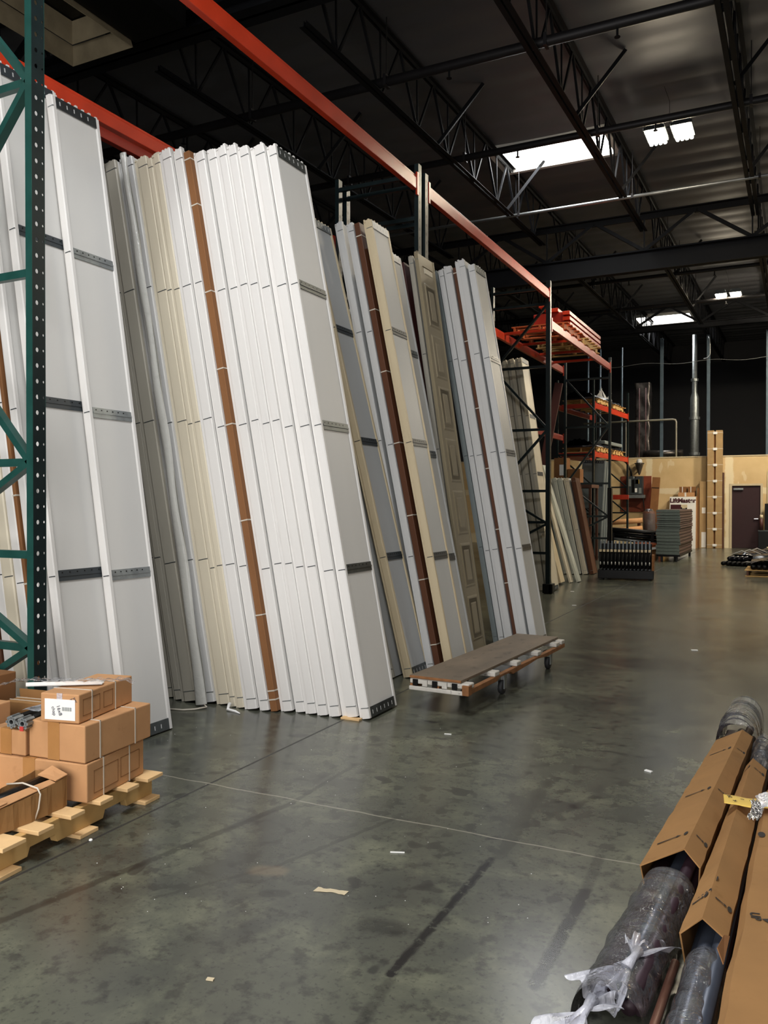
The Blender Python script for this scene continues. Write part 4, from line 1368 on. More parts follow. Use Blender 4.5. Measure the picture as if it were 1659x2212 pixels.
# crossed near-to-far sleeves
sA = sleeve('long tan cardboard sleeve at the right, leftmost of the three', (-0.545, 3.34, 0.13), (-0.428, 5.32, 0.13), (-0.328, 3.36, 0.155), (-0.236, 5.40, 0.155), (-0.388, 3.39, 0.205), (-0.287, 5.33, 0.205), 0.012, 'card2', (0.10, 0.42, 0.8))
sB = sleeve('long cardboard sleeve in the middle at the right, under the yellow tag', (-0.335, 2.82, 0.155), (-0.236, 4.80, 0.15), (-0.196, 2.84, 0.155), (-0.140, 4.76, 0.155), (-0.270, 2.85, 0.205), (-0.203, 4.76, 0.205), 0.012, 'card2', (0.1, 0.93))
for i in range(4):
    for r_ in range(2):
        mb = MB()
        c = Vector((-0.335 + 0.005, 2.82, 0.155)).lerp(Vector((-0.27, 2.85, 0.205)), 0.3 + 0.2 * i) + Vector((0.0098 + 0.013 * r_, 0.2 + 0.11 * r_ + 0.02, 0.005))
        mb.add([c + Vector((0.006 * math.cos(a), 0.02 * math.sin(a), 0.005 * math.cos(a))) for a in [k * math.pi / 4 for k in range(8)]], [tuple(range(8))])
        mb.build('printed_symbol', 'ink', sB)

t = thing('long_carton', 'big worn carton filling the lower right corner, printed with an arrow', 'cardboard box', (0, 0, 0))
N = 20
mb = MB()
rr = random.Random(11)
rows = []
for i in range(N + 1):
    f = i / N
    y = 1.9 + (4.3 - 1.9) * f
    xl = -0.195 + 0.058 * f + rr.uniform(-0.004, 0.004)
    rows.append([(xl + 0.01, y, 0.01), (xl, y, 0.165 + rr.uniform(-0.006, 0.006)), (xl + 0.022, y, 0.203), (xl + 0.5, y, 0.205), (xl + 0.5, y, 0.01)])
vs = [p for r_ in rows for p in r_]
fs = [(i * 5 + j, i * 5 + (j + 1) % 5, (i + 1) * 5 + (j + 1) % 5, (i + 1) * 5 + j) for i in range(N) for j in range(5)] + [(4, 3, 2, 1, 0), tuple(N * 5 + j for j in range(5))]
mb.add(vs, fs)
mb.build('carton_body', 'card2', t)
text_mesh('UP', 0.042, 'printed_letters', 'ink', t, Matrix.Translation((-0.118, 2.94, 0.2062)) @ Matrix.Rotation(rad(-80), 4, 'Z'), 0.001, 0.0004)
MB().add([(-0.098, 2.93, 0.2064), (-0.05, 2.955, 0.2064), (-0.05, 2.885, 0.2064)], [(0, 1, 2)]).add([(-0.06, 2.935, 0.2064), (0.06, 2.93, 0.2064), (0.06, 2.895, 0.2064), (-0.06, 2.905, 0.2064)], [(0, 1, 2, 3)]).build('printed_arrow', 'ink', t)
MB().add([(-0.125 + 0.014 * math.cos(a), 3.68 + 0.03 * math.sin(a), 0.2064) for a in [k * math.pi / 5 for k in range(10)]], [tuple(range(10))]).build('printed_mark', 'ink', t)
mb = MB()
mb.add([(-0.19, 2.62, 0.19), (-0.21, 2.66, 0.215), (-0.2, 2.78, 0.2), (-0.185, 2.8, 0.19)], [(0, 1, 2, 3)])
mb.build('torn_edge', 'carddk', t, 0, False, 0.003)
t = thing('long_carton', 'carton beyond the big worn one at the right edge', 'cardboard box', (0, 0, 0))
MB().hexa([(-0.112, 4.5, 0.01), (0.4, 4.5, 0.01), (0.44, 6.2, 0.01), (-0.05, 6.2, 0.01), (-0.112, 4.5, 0.2), (0.4, 4.5, 0.2), (0.44, 6.2, 0.2), (-0.05, 6.2, 0.2)]).build('carton_body', 'card2', t, 0.005)

# yellow printed tag with white tape over the middle sleeve
t = thing('yellow_tag', 'yellow printed tag with clear tape lying over the middle sleeve', 'tag', (-0.21, 3.99, 0.222), (0, 0, rad(6)))
MB().grid(lambda u, v: (-0.08 + 0.2 * u, -0.06 + 0.12 * v, 0.004 + 0.003 * math.sin(9 * u) + 0.004 * (u < 0.06)), 10, 6).build('tag_sheet', 'yellow', t, 0, True, 0.001)
for (x, y, s, b) in ((-0.055, 0.03, 0.022, 'BQ'), (-0.035, -0.02, 0.02, '24'), (-0.005, 0.01, 0.018, '17'), (0.035, -0.01, 0.018, 'PASS')):
    text_mesh(b, s, 'printed_letters', 'ink', t, Matrix.Translation((x, y, 0.0105)) @ Matrix.Rotation(rad(-70), 4, 'Z'), 0, 0.0004)
MB().grid(lambda u, v: (0.06 + 0.13 * u + 0.01 * math.sin(8 * v), -0.09 + 0.2 * v, 0.012 + 0.012 * math.sin(7 * u + 3 * v) ** 2), 12, 14).build('white_tape', 'milky', t, 0, True)
MB().grid(lambda u, v: (-0.0 + 0.05 * u + 0.03 * math.sin(2 * v), -0.2 + 0.2 * v, 0.01 - 0.016 * (1 - v) + 0.014 * math.sin(11 * u + 8 * v) ** 2), 12, 14).build('clear_tape', 'film', t, 0, True)


# bars inside the sleeves, wrapped in film
def barset(label, y0, y1, bars, slope, name='wrapped_bars'):
    t = thing(name, label, 'bar bundle', (0, y0, 0))
    for (x, z, r_, m, fl_) in bars:
        mb = MB()
        L = y1 - y0 if fl_ != 2 else 0.86
        if fl_ == 1:      # flat bar
            mb.hexa([(x - r_, 0, z - 0.02), (x + r_, 0, z - 0.02), (x + r_ + slope * L, L, z - 0.02), (x - r_ + slope * L, L, z - 0.02), (x - r_, 0, z + 0.02), (x + r_, 0, z + 0.02), (x + r_ + slope * L, L, z + 0.02), (x - r_ + slope * L, L, z + 0.02)])
            mb.build('bar', m, t, 0.01)
        else:
            mb.tube([(x, 0, z), (x + slope * L, L, z)], r_, 14)
            mb.build('bar', m, t, 0, True)
    return t


tA = barset('film-wrapped dark bars coming out of the leftmost sleeve', 2.52, 5.75, [(-0.53, 0.075, 0.03, 'purple', 1), (-0.472, 0.085, 0.026, 'slatebar', 0), (-0.445, 0.045, 0.024, 'purple', 0), (-0.425, 0.11, 0.024, 'purple', 0), (-0.412, 0.05, 0.022, 'purple', 0)], 0.05)
tB = barset('film-wrapped slate bars coming out of the middle sleeve', 1.95, 5.35, [(-0.375, 0.06, 0.014, 'copper', 2), (-0.322, 0.06, 0.020, 'slatebar', 0), (-0.292, 0.095, 0.026, 'slatebar', 0), (-0.246, 0.11, 0.026, 'slatebar', 0), (-0.246, 0.045, 0.022, 'purple', 0)], 0.032)


def bag(parent, x0, x1, h, y0, y1, slope, seed, m='film', name='film_wrap', amp=0.008, dz=0.0):
    r_ = random.Random(seed)
    fr = [(r_.uniform(8, 60), r_.uniform(3, 14), r_.uniform(0, 6)) for _ in range(7)]

    def fn(u, v):
        a = math.pi * (1.04 - 1.08 * u)
        cx, hw = (x0 + x1) / 2, (x1 - x0) / 2
        y = (y1 - y0) * v
        d = sum(math.sin(f[0] * v + f[1] * u + f[2]) for f in fr) / 7
        k = 1 + 1.6 * amp / hw * d
        return (cx + slope * (y1 - y0) * v + hw * math.cos(a) * k, y, max(0.004, dz + h * max(0, math.sin(a)) ** 0.55 * k + amp * d))
    o = MB().grid(fn, 34, 110).build(name, m, parent, 0, True)
    return o


b = bag(tA, -0.595, -0.385, 0.15, 2.42, 3.32, 0.06, 3, amp=0.004)
b.location = (0, 2.42 - 2.52, 0)
b = bag(tA, -0.44, -0.21, 0.235, 5.43, 6.1, 0.02, 4, amp=0.008, name='film_end')
b.location = (0, 5.43 - 2.52, 0)
b = bag(tB, -0.345, -0.215, 0.145, 1.95, 2.80, 0.032, 8, amp=0.003)
b = bag(tB, -0.232, -0.115, 0.175, 4.83, 5.4, 0.0, 9, amp=0.005, name='film_end')
b.location = (0, 4.83 - 1.95, 0)


def crumple(parent, c, rx, ry, rz, seed, name='film_knot', m='milky'):
    r_ = random.Random(seed)
    fr = [(r_.randint(2, 11), r_.randint(1, 6), r_.uniform(0, 6), r_.uniform(0.4, 1)) for _ in range(9)]

    def fn(u, v):
        a, p = 2 * math.pi * u, math.pi * v
        d = 1 + 0.2 * sum(f[3] * math.sin(f[0] * a + f[1] * 2 * p + f[2]) for f in fr) / 2
        return (c[0] + rx * d * math.sin(p) * math.cos(a), c[1] + ry * d * math.sin(p) * math.sin(a), max(0.006, c[2] + rz * d * math.cos(p)))
    return MB().grid(fn, 36, 22).build(name, m, parent, 0, True)


def fan(c, ang, spread, length, lift, seed, ripple=0.02):
    """ruffled film fanning out of a twisted neck"""
    r_ = random.Random(seed)
    ph = [r_.uniform(0, 6) for _ in range(4)]

    def fn(u, v):
        a = ang + spread * (v - 0.5)
        L = length * (0.8 + 0.2 * math.sin(5 * v + ph[0]) + 0.06 * math.sin(23 * v))
        rr_ = 0.008 + L * u
        z = c[2] + lift * u + ripple * u * math.sin(13 * v + ph[1] + 3 * u) + 0.5 * ripple * u * math.sin(31 * v + ph[2] + 5 * u) - 0.03 * u * u
        return (c[0] + rr_ * math.cos(a), c[1] + rr_ * math.sin(a), max(0.006 + 0.004 * v, z))
    return MB().grid(fn, 14, 60).build('film_fan', 'milky', tA, 0, True)


def neck(p, q, r0):
    MB().tube([Vector(p), Vector(p).lerp(Vector(q), 0.5) + Vector((0.004, 0, 0.006)), Vector(q)], [r0, r0 * 0.6, r0], 12).build('film_knot', 'milky', tA, 0, True)


k1, k2 = (-0.445, 2.62 - 2.52, 0.145), (-0.535, 2.36 - 2.52, 0.1)
neck((-0.44, 2.66 - 2.52, 0.15), (-0.46, 2.57 - 2.52, 0.14), 0.018)
fan(k1, rad(82), rad(58), 0.2, 0.0, 1, 0.016)
fan(k1, rad(100), rad(40), 0.13, 0.035, 2, 0.014)
fan(k1, rad(238), rad(62), 0.2, -0.03, 3, 0.018)
neck((-0.525, 2.41 - 2.52, 0.11), (-0.55, 2.32 - 2.52, 0.09), 0.02)
fan(k2, rad(58), rad(60), 0.15, 0.02, 5, 0.018)
fan(k2, rad(236), rad(80), 0.22, -0.03, 6, 0.02)
fan(k2, rad(262), rad(50), 0.16, 0.02, 7, 0.016)

# ================================================================== LITTER ON THE FLOOR
a, b2 = at(682, 1921, Z=0), at(749, 1930, Z=0)
t = MB()
rr = random.Random(2)
N = 10
vs = []
for i in range(N + 1):
    p = a.lerp(b2, i / N)
    vs.append((p.x, p.y + 0.016 + rr.uniform(-0.004, 0.004), 0.0015))
for i in range(N, -1, -1):
    p = a.lerp(b2, i / N)
    vs.append((p.x, p.y - 0.014 + rr.uniform(-0.006, 0.006), 0.0015))
t.add(vs, [tuple(range(len(vs)))])
tag(t.build('paper_scrap', 'trimpaint', None, 0, False, 0.001), 'pale torn paper strip on the floor in the foreground', 'paper scrap')
a, b2 = at(843, 1842, Z=0), at(874, 1843, Z=0)
tag(MB().bar((a.x, a.y, 0.003), (b2.x, b2.y, 0.003), 0.006, 0.004).build('plastic_tie', 'paper', None), 'small white plastic tie on the floor beyond the torn paper strip', 'plastic tie')
a, b2 = at(960, 1586, Z=0), at(975, 1587, Z=0)
tag(MB().bar((a.x, a.y, 0.003), (b2.x, b2.y, 0.003), 0.008, 0.004).build('plastic_tie', 'paper', None), 'small white plastic tie on the floor in front of the dolly', 'plastic tie')
a = at(1401, 1667, Z=0)
tag(MB().bar((a.x - 0.02, a.y + 0.01, 0.004), (a.x + 0.02, a.y - 0.008, 0.004), 0.02, 0.006).build('paper_scrap', 'paper', None), 'white crumpled bit left of the leftmost cardboard sleeve', 'paper scrap')
a = at(453, 2118, Z=0)
tag(MB().bar((a.x - 0.012, a.y, 0.003), (a.x + 0.012, a.y + 0.006, 0.003), 0.014, 0.004).build('paper_scrap', 'trimpaint', None), 'tiny beige scrap on the floor at the lower left', 'paper scrap')
a = at(196, 1815, Z=0)
tag(MB().lathe([(0, 0.008), (0.006, 0.006), (0.009, 0.002), (0.009, 0)], 10, (a.x, a.y, 0)).build('foam_bead', 'paper', None, 0, True), 'white foam bead on the floor beside the left pallet', 'foam bead')
mb = MB()
rr = random.Random(21)
for k in range(60):
    u, v = rr.uniform(200, 1150), rr.uniform(1570, 2000)
    p = at(u, v, Z=0)
    if p.x < -2.8 and 2.2 < p.y < 3.5:
        continue
    s = rr.uniform(0.001, 0.0022)
    mb.lathe([(0, s), (s * 0.8, s * 0.6), (s, 0)], 6, (p.x, p.y, 0))
o = tag(mb.build('white_specks', 'paper', None), 'tiny white specks of foam scattered over the floor', 'debris')
o['kind'] = 'stuff'
for k, (u, v) in enumerate([(1236, 1278), (1240, 1308), (1500, 1405)]):
    p = at(u, v, Z=0)
    tag(MB().bar((p.x - 0.03, p.y, 0.003), (p.x + 0.03, p.y + 0.02, 0.003), 0.04, 0.005).build('paper_scrap', 'paper', None), ['white scrap on the floor just past the rack post guard', 'second white scrap on the floor in front of the rack post guard', 'lone white scrap out on the aisle floor'][k], 'paper scrap')
# ================================================================== BACK OF THE HALL
# ---- low cart of black springs standing in a row
t = thing('spring_cart', 'low black cart carrying a row of black door springs', 'cart', (-3.62, 16.95, 0), (0, 0, rad(8)))
MB().box(0, 1.08, 0, 0.5, 0.03, 0.2).build('cart_base', 'black', t, 0.01)
MB().box(0.04, 1.04, 0.4, 0.46, 0.2, 0.72).build('back_rail', 'black', t, 0.008)
MB().box(1.04, 1.09, 0.02, 0.2, 0.2, 0.52).build('side_board', 'plyedge', t, 0.005)
for x, y in ((0.08, 0.06), (1.0, 0.06), (0.08, 0.44), (1.0, 0.44)):
    MB().box(x - 0.02, x + 0.02, y - 0.035, y + 0.035, 0, 0.05).build('wheel', 'rubber', t, 0.01)
M['chromewhite'] = mat('bright_zinc', (206, 206, 200), 0.3, 0.4, 0.1)
RCart = Matrix.Translation((-3.62, 16.95, 0)) @ Matrix.Rotation(rad(8), 4, 'Z')
proto = None
ordn = ['first', 'second', 'third', 'fourth', 'fifth', 'sixth', 'seventh', 'eighth', 'ninth', 'tenth', 'eleventh', 'twelfth', 'thirteenth', 'fourteenth']
for k in range(14):
    lab = '%s upright black spring from the left on the low cart' % ordn[k]
    loc = RCart @ Vector((0.05 + 0.073 * k, 0.02, 0.201))
    if proto is None:
        proto = thing('door_spring', lab, 'door spring', loc, (0, 0, rad(8)), 'springs on the low black cart')
        MB().tube([(0, 0.03, 0.05), (0, 0.0, 0.03), (0.03, 0.0, 0.03), (0.03, 0.03, 0.05)], 0.008, 8).tube([(0, 0.03, 0.03), (0, 0.05, 0.42)], 0.024, 10).build('coil', 'black', proto, 0, True)
        MB().lathe([(0.0, 0.1), (0.01, 0.11), (0.013, 0.14), (0.007, 0.17), (0, 0.17)], 10, (0.0, 0.0, 0)).build('zinc_tip', 'chromewhite', proto, 0, True)
        MB().box(-0.024, 0.024, 0.0, 0.05, 0.365, 0.415).build('pale_block', 'almond', proto, 0.004)
        MB().box(-0.008, 0.008, 0.1, 0.115, 0.42, 0.49).box(-0.008, 0.008, 0.1, 0.115, 0.51, 0.57).box(-0.014, 0.014, 0.115, 0.2, 0.0, 0.58).build('upper_clip', 'steel', proto)
    else:
        dup(proto, loc, None, lab)

# ---- cart of stacked grey panels with brown edges
nr = at(1469, 1214, Z=0)
cy = nr.y
t = thing('panel_cart', 'wheeled cart under the tall pile of grey-ended slabs', 'cart', (nr.x, cy, 0))
MB().box(-0.6, 0.0, 0, 2.8, 0.13, 0.185).build('cart_frame', 'black', t, 0.006)
for x, y in ((-0.47, 0.06), (-0.1, 0.12), (-0.47, 2.7), (-0.06, 2.7)):
    MB().box(x - 0.03, x + 0.03, y - 0.04, y + 0.04, 0, 0.13).build('caster', 'rubber', t, 0.012)
M['slabend'] = mat('grey_green_panel_end', (122, 134, 128), 0.6, 0, 0.18, 8, (1, 1, 4))
M['slabside'] = mat('dark_brown_panel_side', (74, 54, 48), 0.6, 0, 0.15, 4)
rr = random.Random(4)
proto = None
z = 0.186
hs = [0.086] * 8 + [0.055] * 5 + [0.078] * 3
words = ['lowest', 'second', 'third', 'fourth', 'fifth', 'sixth', 'seventh', 'eighth', 'ninth', 'tenth', 'eleventh', 'twelfth', 'thirteenth', 'fourteenth', 'fifteenth', 'topmost']
for k, hh in enumerate(hs):
    lab = '%s grey-ended slab in the pile on the wheeled cart' % words[k] if k in (0, 15) else '%s grey-ended slab from the bottom of the cart pile' % words[k]
    dx, dy = rr.uniform(-0.02, 0.015), rr.uniform(-0.03, 0.03)
    p = thing('door_slab', lab, 'door slab', (nr.x + dx, cy + dy, z), (0, 0, 0), 'slabs piled on the wheeled cart')
    hz = hh - 0.007
    MB().prism([(-0.6, 0.006), (-0.01, 0.0), (0, hz * 0.5), (-0.012, hz), (-0.6, hz)], 0.004, 2.85, 'y').build('slab_body', 'slabside', p)
    MB().prism([(-0.6, 0.006), (-0.01, 0.0), (0, hz * 0.5), (-0.012, hz), (-0.6, hz)], -0.004, 0.004, 'y').box(-0.6, -0.02, -0.008, -0.004, hz * 0.42, hz * 0.5).build('slab_end', 'slabend', p)
    z += hh

# ---- things on and against the partition
def wbox(u0, v0, u1, v1, y, d, name, m, label, cat, bevel=0.006, group=None):
    a, b = at(u0, v0, Y=y), at(u1, v1, Y=y)
    t = thing(name, label, cat, ((a.x + b.x) / 2, y, b.z), (0, 0, 0), group)
    w2, h = (b.x - a.x) / 2, a.z - b.z
    MB().box(-w2, w2, 0, d, 0, h).build('body' if name not in ('carton',) else 'carton_body', m, t, bevel)
    return t, w2, h


tt, w2, h = wbox(1341, 1029, 1407, 1106, WY - 0.04, 0.036, 'backboard', 'redboard', 'red-brown board on the drywall behind the grey electrical panel', 'board')
t, w2, h = wbox(1355, 1029, 1388, 1068, WY - 0.3, 0.255, 'electrical_panel', 'panelgrey', 'dark grey electrical panel with yellow and white stickers on the red-brown board', 'electrical panel')
for (x0, x1, z0, z1, m) in ((0.0, 0.5, 0.5, 0.98, 'panelgrey'), (-0.85, -0.5, 0.45, 0.85, 'slate'), (0.05, 0.55, 0.58, 0.82, 'yellow'), (0.0, 0.3, 0.12, 0.34, 'paper'), (0.5, 0.85, 0.05, 0.36, 'slate'), (-0.25, 0.15, 0.88, 0.98, 'slate'), (-0.4, -0.05, 0.1, 0.8, 'black')):
    MB().box(x0 * w2, x1 * w2, -0.006, 0, z0 * h, z1 * h).build('sticker' if m != 'panelgrey' else 'panel_door', m, t)
MB().tube([(-w2 * 0.5, 0.1, h), (-w2 * 0.6, 0.1, h + 0.2), (-w2 * 1.2, 0.12, h + 0.5), (-w2 * 2.4, 0.15, h + 0.72)], 0.035, 8).build('flexible_conduit', 'black', t, 0, True)
t, w2, h = wbox(1355, 1069, 1392, 1076, WY - 0.4, 0.36, 'wall_shelf', 'galv', 'grey wall shelf below the electrical panel', 'shelf')
MB().bar((w2 - 0.05, 0.02, 0), (w2 - 0.05, 0.35, -0.45), 0.03, 0.03).build('shelf_bracket', 'panelgrey', t)
# bell-shaped lamp above the panel
p = at(1381, 1028, Y=WY - 0.25)
t = thing('bell_lamp', 'bell-shaped lamp fixture above the grey electrical panel', 'lamp', (p.x, p.y, p.z + 0.13))
pr = [(0.02, -0.1), (0.06, 0.0), (0.09, 0.1), (0.12, 0.2), (0.14, 0.28), (0.17, 0.3), (0.17, 0.33), (0.12, 0.34)]
MB().lathe(pr, 18).build('bell', 'duct', t, 0, True)
MB().lathe([(0.105, 0.33), (0.1, 0.4), (0.08, 0.46), (0.0, 0.48)], 18).build('dome', 'cool', t, 0, True)
MB().bar((0, 0, 0.1), (0, 0.3, 0.1), 0.03, 0.03).build('wall_arm', 'black', t)
# red bar end on the farthest rack
a, b = at(1323, 1069, Y=26.4), at(1357, 1079, Y=26.4)
t = thing('rack_beam', 'short red bar sticking out at low level on the farthest rack', 'rack beam', (a.x, 26.45, b.z))
MB().box(0, b.x - a.x, 0, 0.06, 0, a.z - b.z).build('beam_rail', 'orange', t, 0.006)
MB().box(-0.02, 0.0, 0, 0.06, 0.01, a.z - b.z - 0.01).build('end_connector', 'cool', t)
# leaning narrow carton
a, b = at(1408, 1106, Y=WY - 0.4), at(1426, 1027, Y=WY - 0.1)
t = thing('narrow_carton', 'narrow brown carton leaning on the partition right of the red-brown board', 'cardboard box', (a.x, WY - 0.7, 0), (rad(-8), rad(3), 0))
MB().box(-0.12, 0.14, 0, 0.1, 0, 2.5).build('carton_body', 'carddk', t, 0.006)
MB().box(-0.12, 0.14, -0.002, 0, 2.1, 2.13).build('strap', 'black', t)
# clear-wrapped dark roll and brown board by it
p = at(1402, 1160, Y=WY - 2.2)
t = thing('wrapped_roll', 'dark roll in clear wrap standing under the electrical panel', 'roll', (p.x, p.y, 0))
MB().tube([(0, 0, 0), (0, 0, 1.28)], 0.2, 18).build('roll_body', 'dkwood', t, 0, True)
MB().tube([(0, 0, 0.05), (0, 0, 0.6), (0, 0, 1.2), (0, 0, 1.36)], [0.205, 0.21, 0.206, 0.1], 18).build('clear_wrap', 'film', t, 0, True)
tag(MB().box(p.x + 0.22, p.x + 0.42, p.y + 0.1, p.y + 0.16, 0, 1.3).build('brown_board', 'redboard', None, 0.006), 'red-brown board standing right of the dark wrapped roll', 'board')
tag(MB().box(p.x + 0.43, p.x + 0.47, p.y + 0.1, p.y + 0.16, 0, 1.3).build('edge_strip', 'yellow', None, 0.004), 'thin yellowish strip standing beside the red-brown board', 'strip')
# two tan tubes lying across
for k, (v, lab) in enumerate([(1143, 'lower tan cardboard tube lying behind the pipe pile'), (1124, 'upper tan cardboard tube lying behind the pipe pile')]):
    a, b = at(1300, v + 6, Y=27.6), at(1388, v - 2 + 2 * k, Y=27.9)
    o = MB().tube([a, b], 0.085, 12).build('cardboard_tube', 'card', None, 0, True)
    tag(o, lab, 'tube')
for k, u in enumerate((1312, 1376)):
    p = at(u, 1146, Y=27.7)
    zz = at(1300, 1149, Y=27.6).z - 0.1
    t = thing('tube_stand', ['left low wooden stand under the tan cardboard tubes', 'right low wooden stand under the tan cardboard tubes'][k], 'stand', (p.x, 27.75, 0))
    MB().box(-0.05, 0.05, -0.35, 0.4, 0, zz).build('stand_block', 'dkwood', t)
    MB().box(-0.05, 0.05, 0.3, 0.36, zz, zz + 0.5).build('stand_stop', 'dkwood', t)
# rack of dark pipes
r2 = random.Random(9)
for k in range(18):
    row, c = divmod(k, 6)
    z = 0.42 + 0.12 * row + 0.02 * (c % 2)
    y = 24.2 + 0.13 * c
    L = 2.35 + r2.uniform(-0.25, 0.25) - 0.25 * (2 - row)
    x0 = at(1303, 1150, Y=y).x
    o = MB().tube([(x0, y, z + 0.14), (x0 + L * 0.82, y + 0.1, z)], 0.045, 10).build('steel_pipe', 'black' if (k % 5) else 'conduit', None, 0, True)
    tag(o, 'dark steel pipe in the pile behind the spring cart' if k % 5 else 'shiny steel pipe in the pile behind the spring cart', 'pipe', 'dark pipes behind the spring cart' if k % 5 else 'shiny pipes behind the spring cart')
for k, dx in enumerate((0.3, 1.4)):
    x0 = at(1303, 1150, Y=24.5).x + dx
    o = MB().box(x0, x0 + 0.08, 24.1, 25.0, 0, 0.36).box(x0, x0 + 0.08, 24.1, 24.16, 0, 0.7).build('pipe_trestle', 'black', None)
    tag(o, ['left black trestle under the dark pipes', 'right black trestle under the dark pipes'][k], 'trestle')
# flat boards and a white-edged rail at floor level
a = at(1385, 1192, Y=23.9)
t = thing('board_stack', 'orange-brown flat cardboard stack on the floor left of the panel cart', 'cardboard stack', (at(1383, 1192, Y=23.0).x - 0.2, 23.0, 0), (0, 0, rad(14)))
MB().box(0, 0.6, 0, 0.6, 0.0, 0.34).build('dark_base', 'carddk', t, 0.01)
MB().box(0.02, 0.62, 0.05, 0.6, 0.34, 0.42).box(0.06, 0.62, 0.0, 0.6, 0.42, 0.47).build('flat_sheets', 'orangewood', t, 0.008)
MB().bar((0.02, -0.05, 0.24), (0.62, -0.07, 0.36), 0.05, 0.06).build('white_rail', 'cool', t)
MB().add([(0.35, -0.16, 0.02), (0.55, -0.2, 0.01), (0.42, -0.12, 0.2)], [(0, 1, 2)]).build('film_tail', 'cool', t, 0, False, 0.004)

# promotional board with lettering standing before stacked cartons
a, b = at(1446, 1073, Y=29.9), at(1502.5, 1105, Y=29.9)
t = thing('sign_board', 'white advertising board with dark red lettering behind the panel cart', 'sign', ((a.x + b.x) / 2, 29.9, 0), (rad(-3), 0, 0))
w2 = (b.x - a.x) / 2
zt2 = a.z
MB().box(-w2, w2, 0, 0.03, 0, zt2).build('board', 'paper', t, 0.003)
text_mesh('LiftMaster', 0.205, 'lettering', 'signmaroon', t, Matrix.Translation((0, -0.003, zt2 - 0.135)) @ Matrix.Rotation(rad(90), 4, 'X'), 0.009, 0.002)
MB().box(-w2 + 0.03, -w2 * 0.12, -0.004, 0, zt2 - 0.62, zt2 - 0.27).build('picture_block', 'signmaroon', t)
MB().box(-w2 * 0.12, w2 * 0.35, -0.003, 0, zt2 - 0.45, zt2 - 0.27).build('picture_ground', 'almond', t)
MB().bar((-w2 * 0.14, -0.006, zt2 - 0.42), (w2 * 0.3, -0.006, zt2 - 0.42), 0.01, 0.035).box(w2 * 0.22, w2 * 0.34, -0.006, 0, zt2 - 0.47, zt2 - 0.38).box(-w2 * 0.14, -w2 * 0.04, -0.006, 0, zt2 - 0.5, zt2 - 0.36).build('picture_motif', 'black', t)
MB().box(w2 * 0.58, w2 * 0.64, -0.004, 0, zt2 - 0.52, zt2 - 0.42).box(w2 * 0.64, w2 * 0.78, -0.004, 0, zt2 - 0.52, zt2 - 0.49).build('small_print', 'panelgrey', t)
xs = at(1466, 1060, Y=30.3).x
for k, (x0, x1, z0, z1, m, lab) in enumerate([(0.0, 0.6, 0, 0.62, 'card', 'lowest carton hidden behind the advertising board'), (0.0, 0.6, 0.622, 1.24, 'card', 'middle carton hidden behind the advertising board'),
                                            (0.0, 0.6, 1.242, 1.78, 'card', 'third carton behind the advertising board'), (-0.02, 0.52, 1.782, 1.92, 'card', 'flat carton showing just above the advertising board'),
                                            (0.02, 0.25, 1.922, 2.12, 'carddk', 'small brown carton, left one on top above the advertising board'), (0.3, 0.52, 1.922, 2.12, 'carddk', 'small brown carton, right one on top above the advertising board'),
                                            (0.605, 0.63, 0, 2.08, 'carddk', 'narrow upright carton right of the advertising board')]):
    t = thing('carton', lab, 'cardboard box', (xs, 30.3, z0))
    MB().box(x0, x1, 0, 0.45, 0, z1 - z0).build('carton_body', m, t, 0.006)
    if k in (3, 4, 5):
        MB().box(x0 + 0.4 * (x1 - x0), x0 + 0.5 * (x1 - x0), -0.002, 0, 0, z1 - z0).build('packing_tape', 'paper', t)

# tall strapped cartons beside the door
a, b = at(1528, 930, Y=30.55), at(1559.5, 1183, Y=30.55)
t = thing('tall_carton', 'very tall strapped double carton standing left of the maroon door', 'cardboard box', (a.x, 30.5, 0), (rad(-1), 0, 0))
wt, ht = b.x - a.x, a.z
for x0, x1 in ((0, wt * 0.44), (wt * 0.56, wt)):
    MB().box(x0, x1, 0, 0.25, 0, ht).build('carton_half', 'card3', t, 0.006)
MB().box(wt * 0.44, wt * 0.56, 0.06, 0.2, 0, ht - 0.05).build('dark_gap', 'carddk', t)
for k in range(8):
    z = 0.12 + (ht - 0.2) * k / 7
    MB().box(-0.004, wt + 0.004, -0.004, 0.254, z - 0.008, z + 0.008).build('strap', 'strap', t)
    MB().box(wt * 0.38, wt * 0.66, -0.02, 0, z - 0.055, z + 0.03).build('white_clip', 'paper', t, 0.004)
a, b = at(1511, 1040, Y=30.62), at(1527, 1183, Y=30.62)
t = thing('tall_carton', 'shorter tall carton with two white labels left of the strapped double carton', 'cardboard box', (a.x, 30.6, 0), (rad(-1), 0, 0))
MB().box(0, b.x - a.x - 0.02, 0, 0.22, 0, a.z).build('carton_body', 'card3', t, 0.006)
MB().box(0.08, 0.2, -0.003, 0, 1.2, 1.4).build('paper_label', 'paper', t)
MB().box(0.07, 0.22, -0.003, 0, 0.02, 0.55).build('paper_label', 'paper', t)
tag(MB().box(at(1561, 1100, Y=30.7).x, at(1564, 1100, Y=30.7).x, 30.55, 30.85, 0, 2.6).build('dark_plank', 'dkwood', None, 0.005), 'dark plank standing between the tall cartons and the door', 'plank')

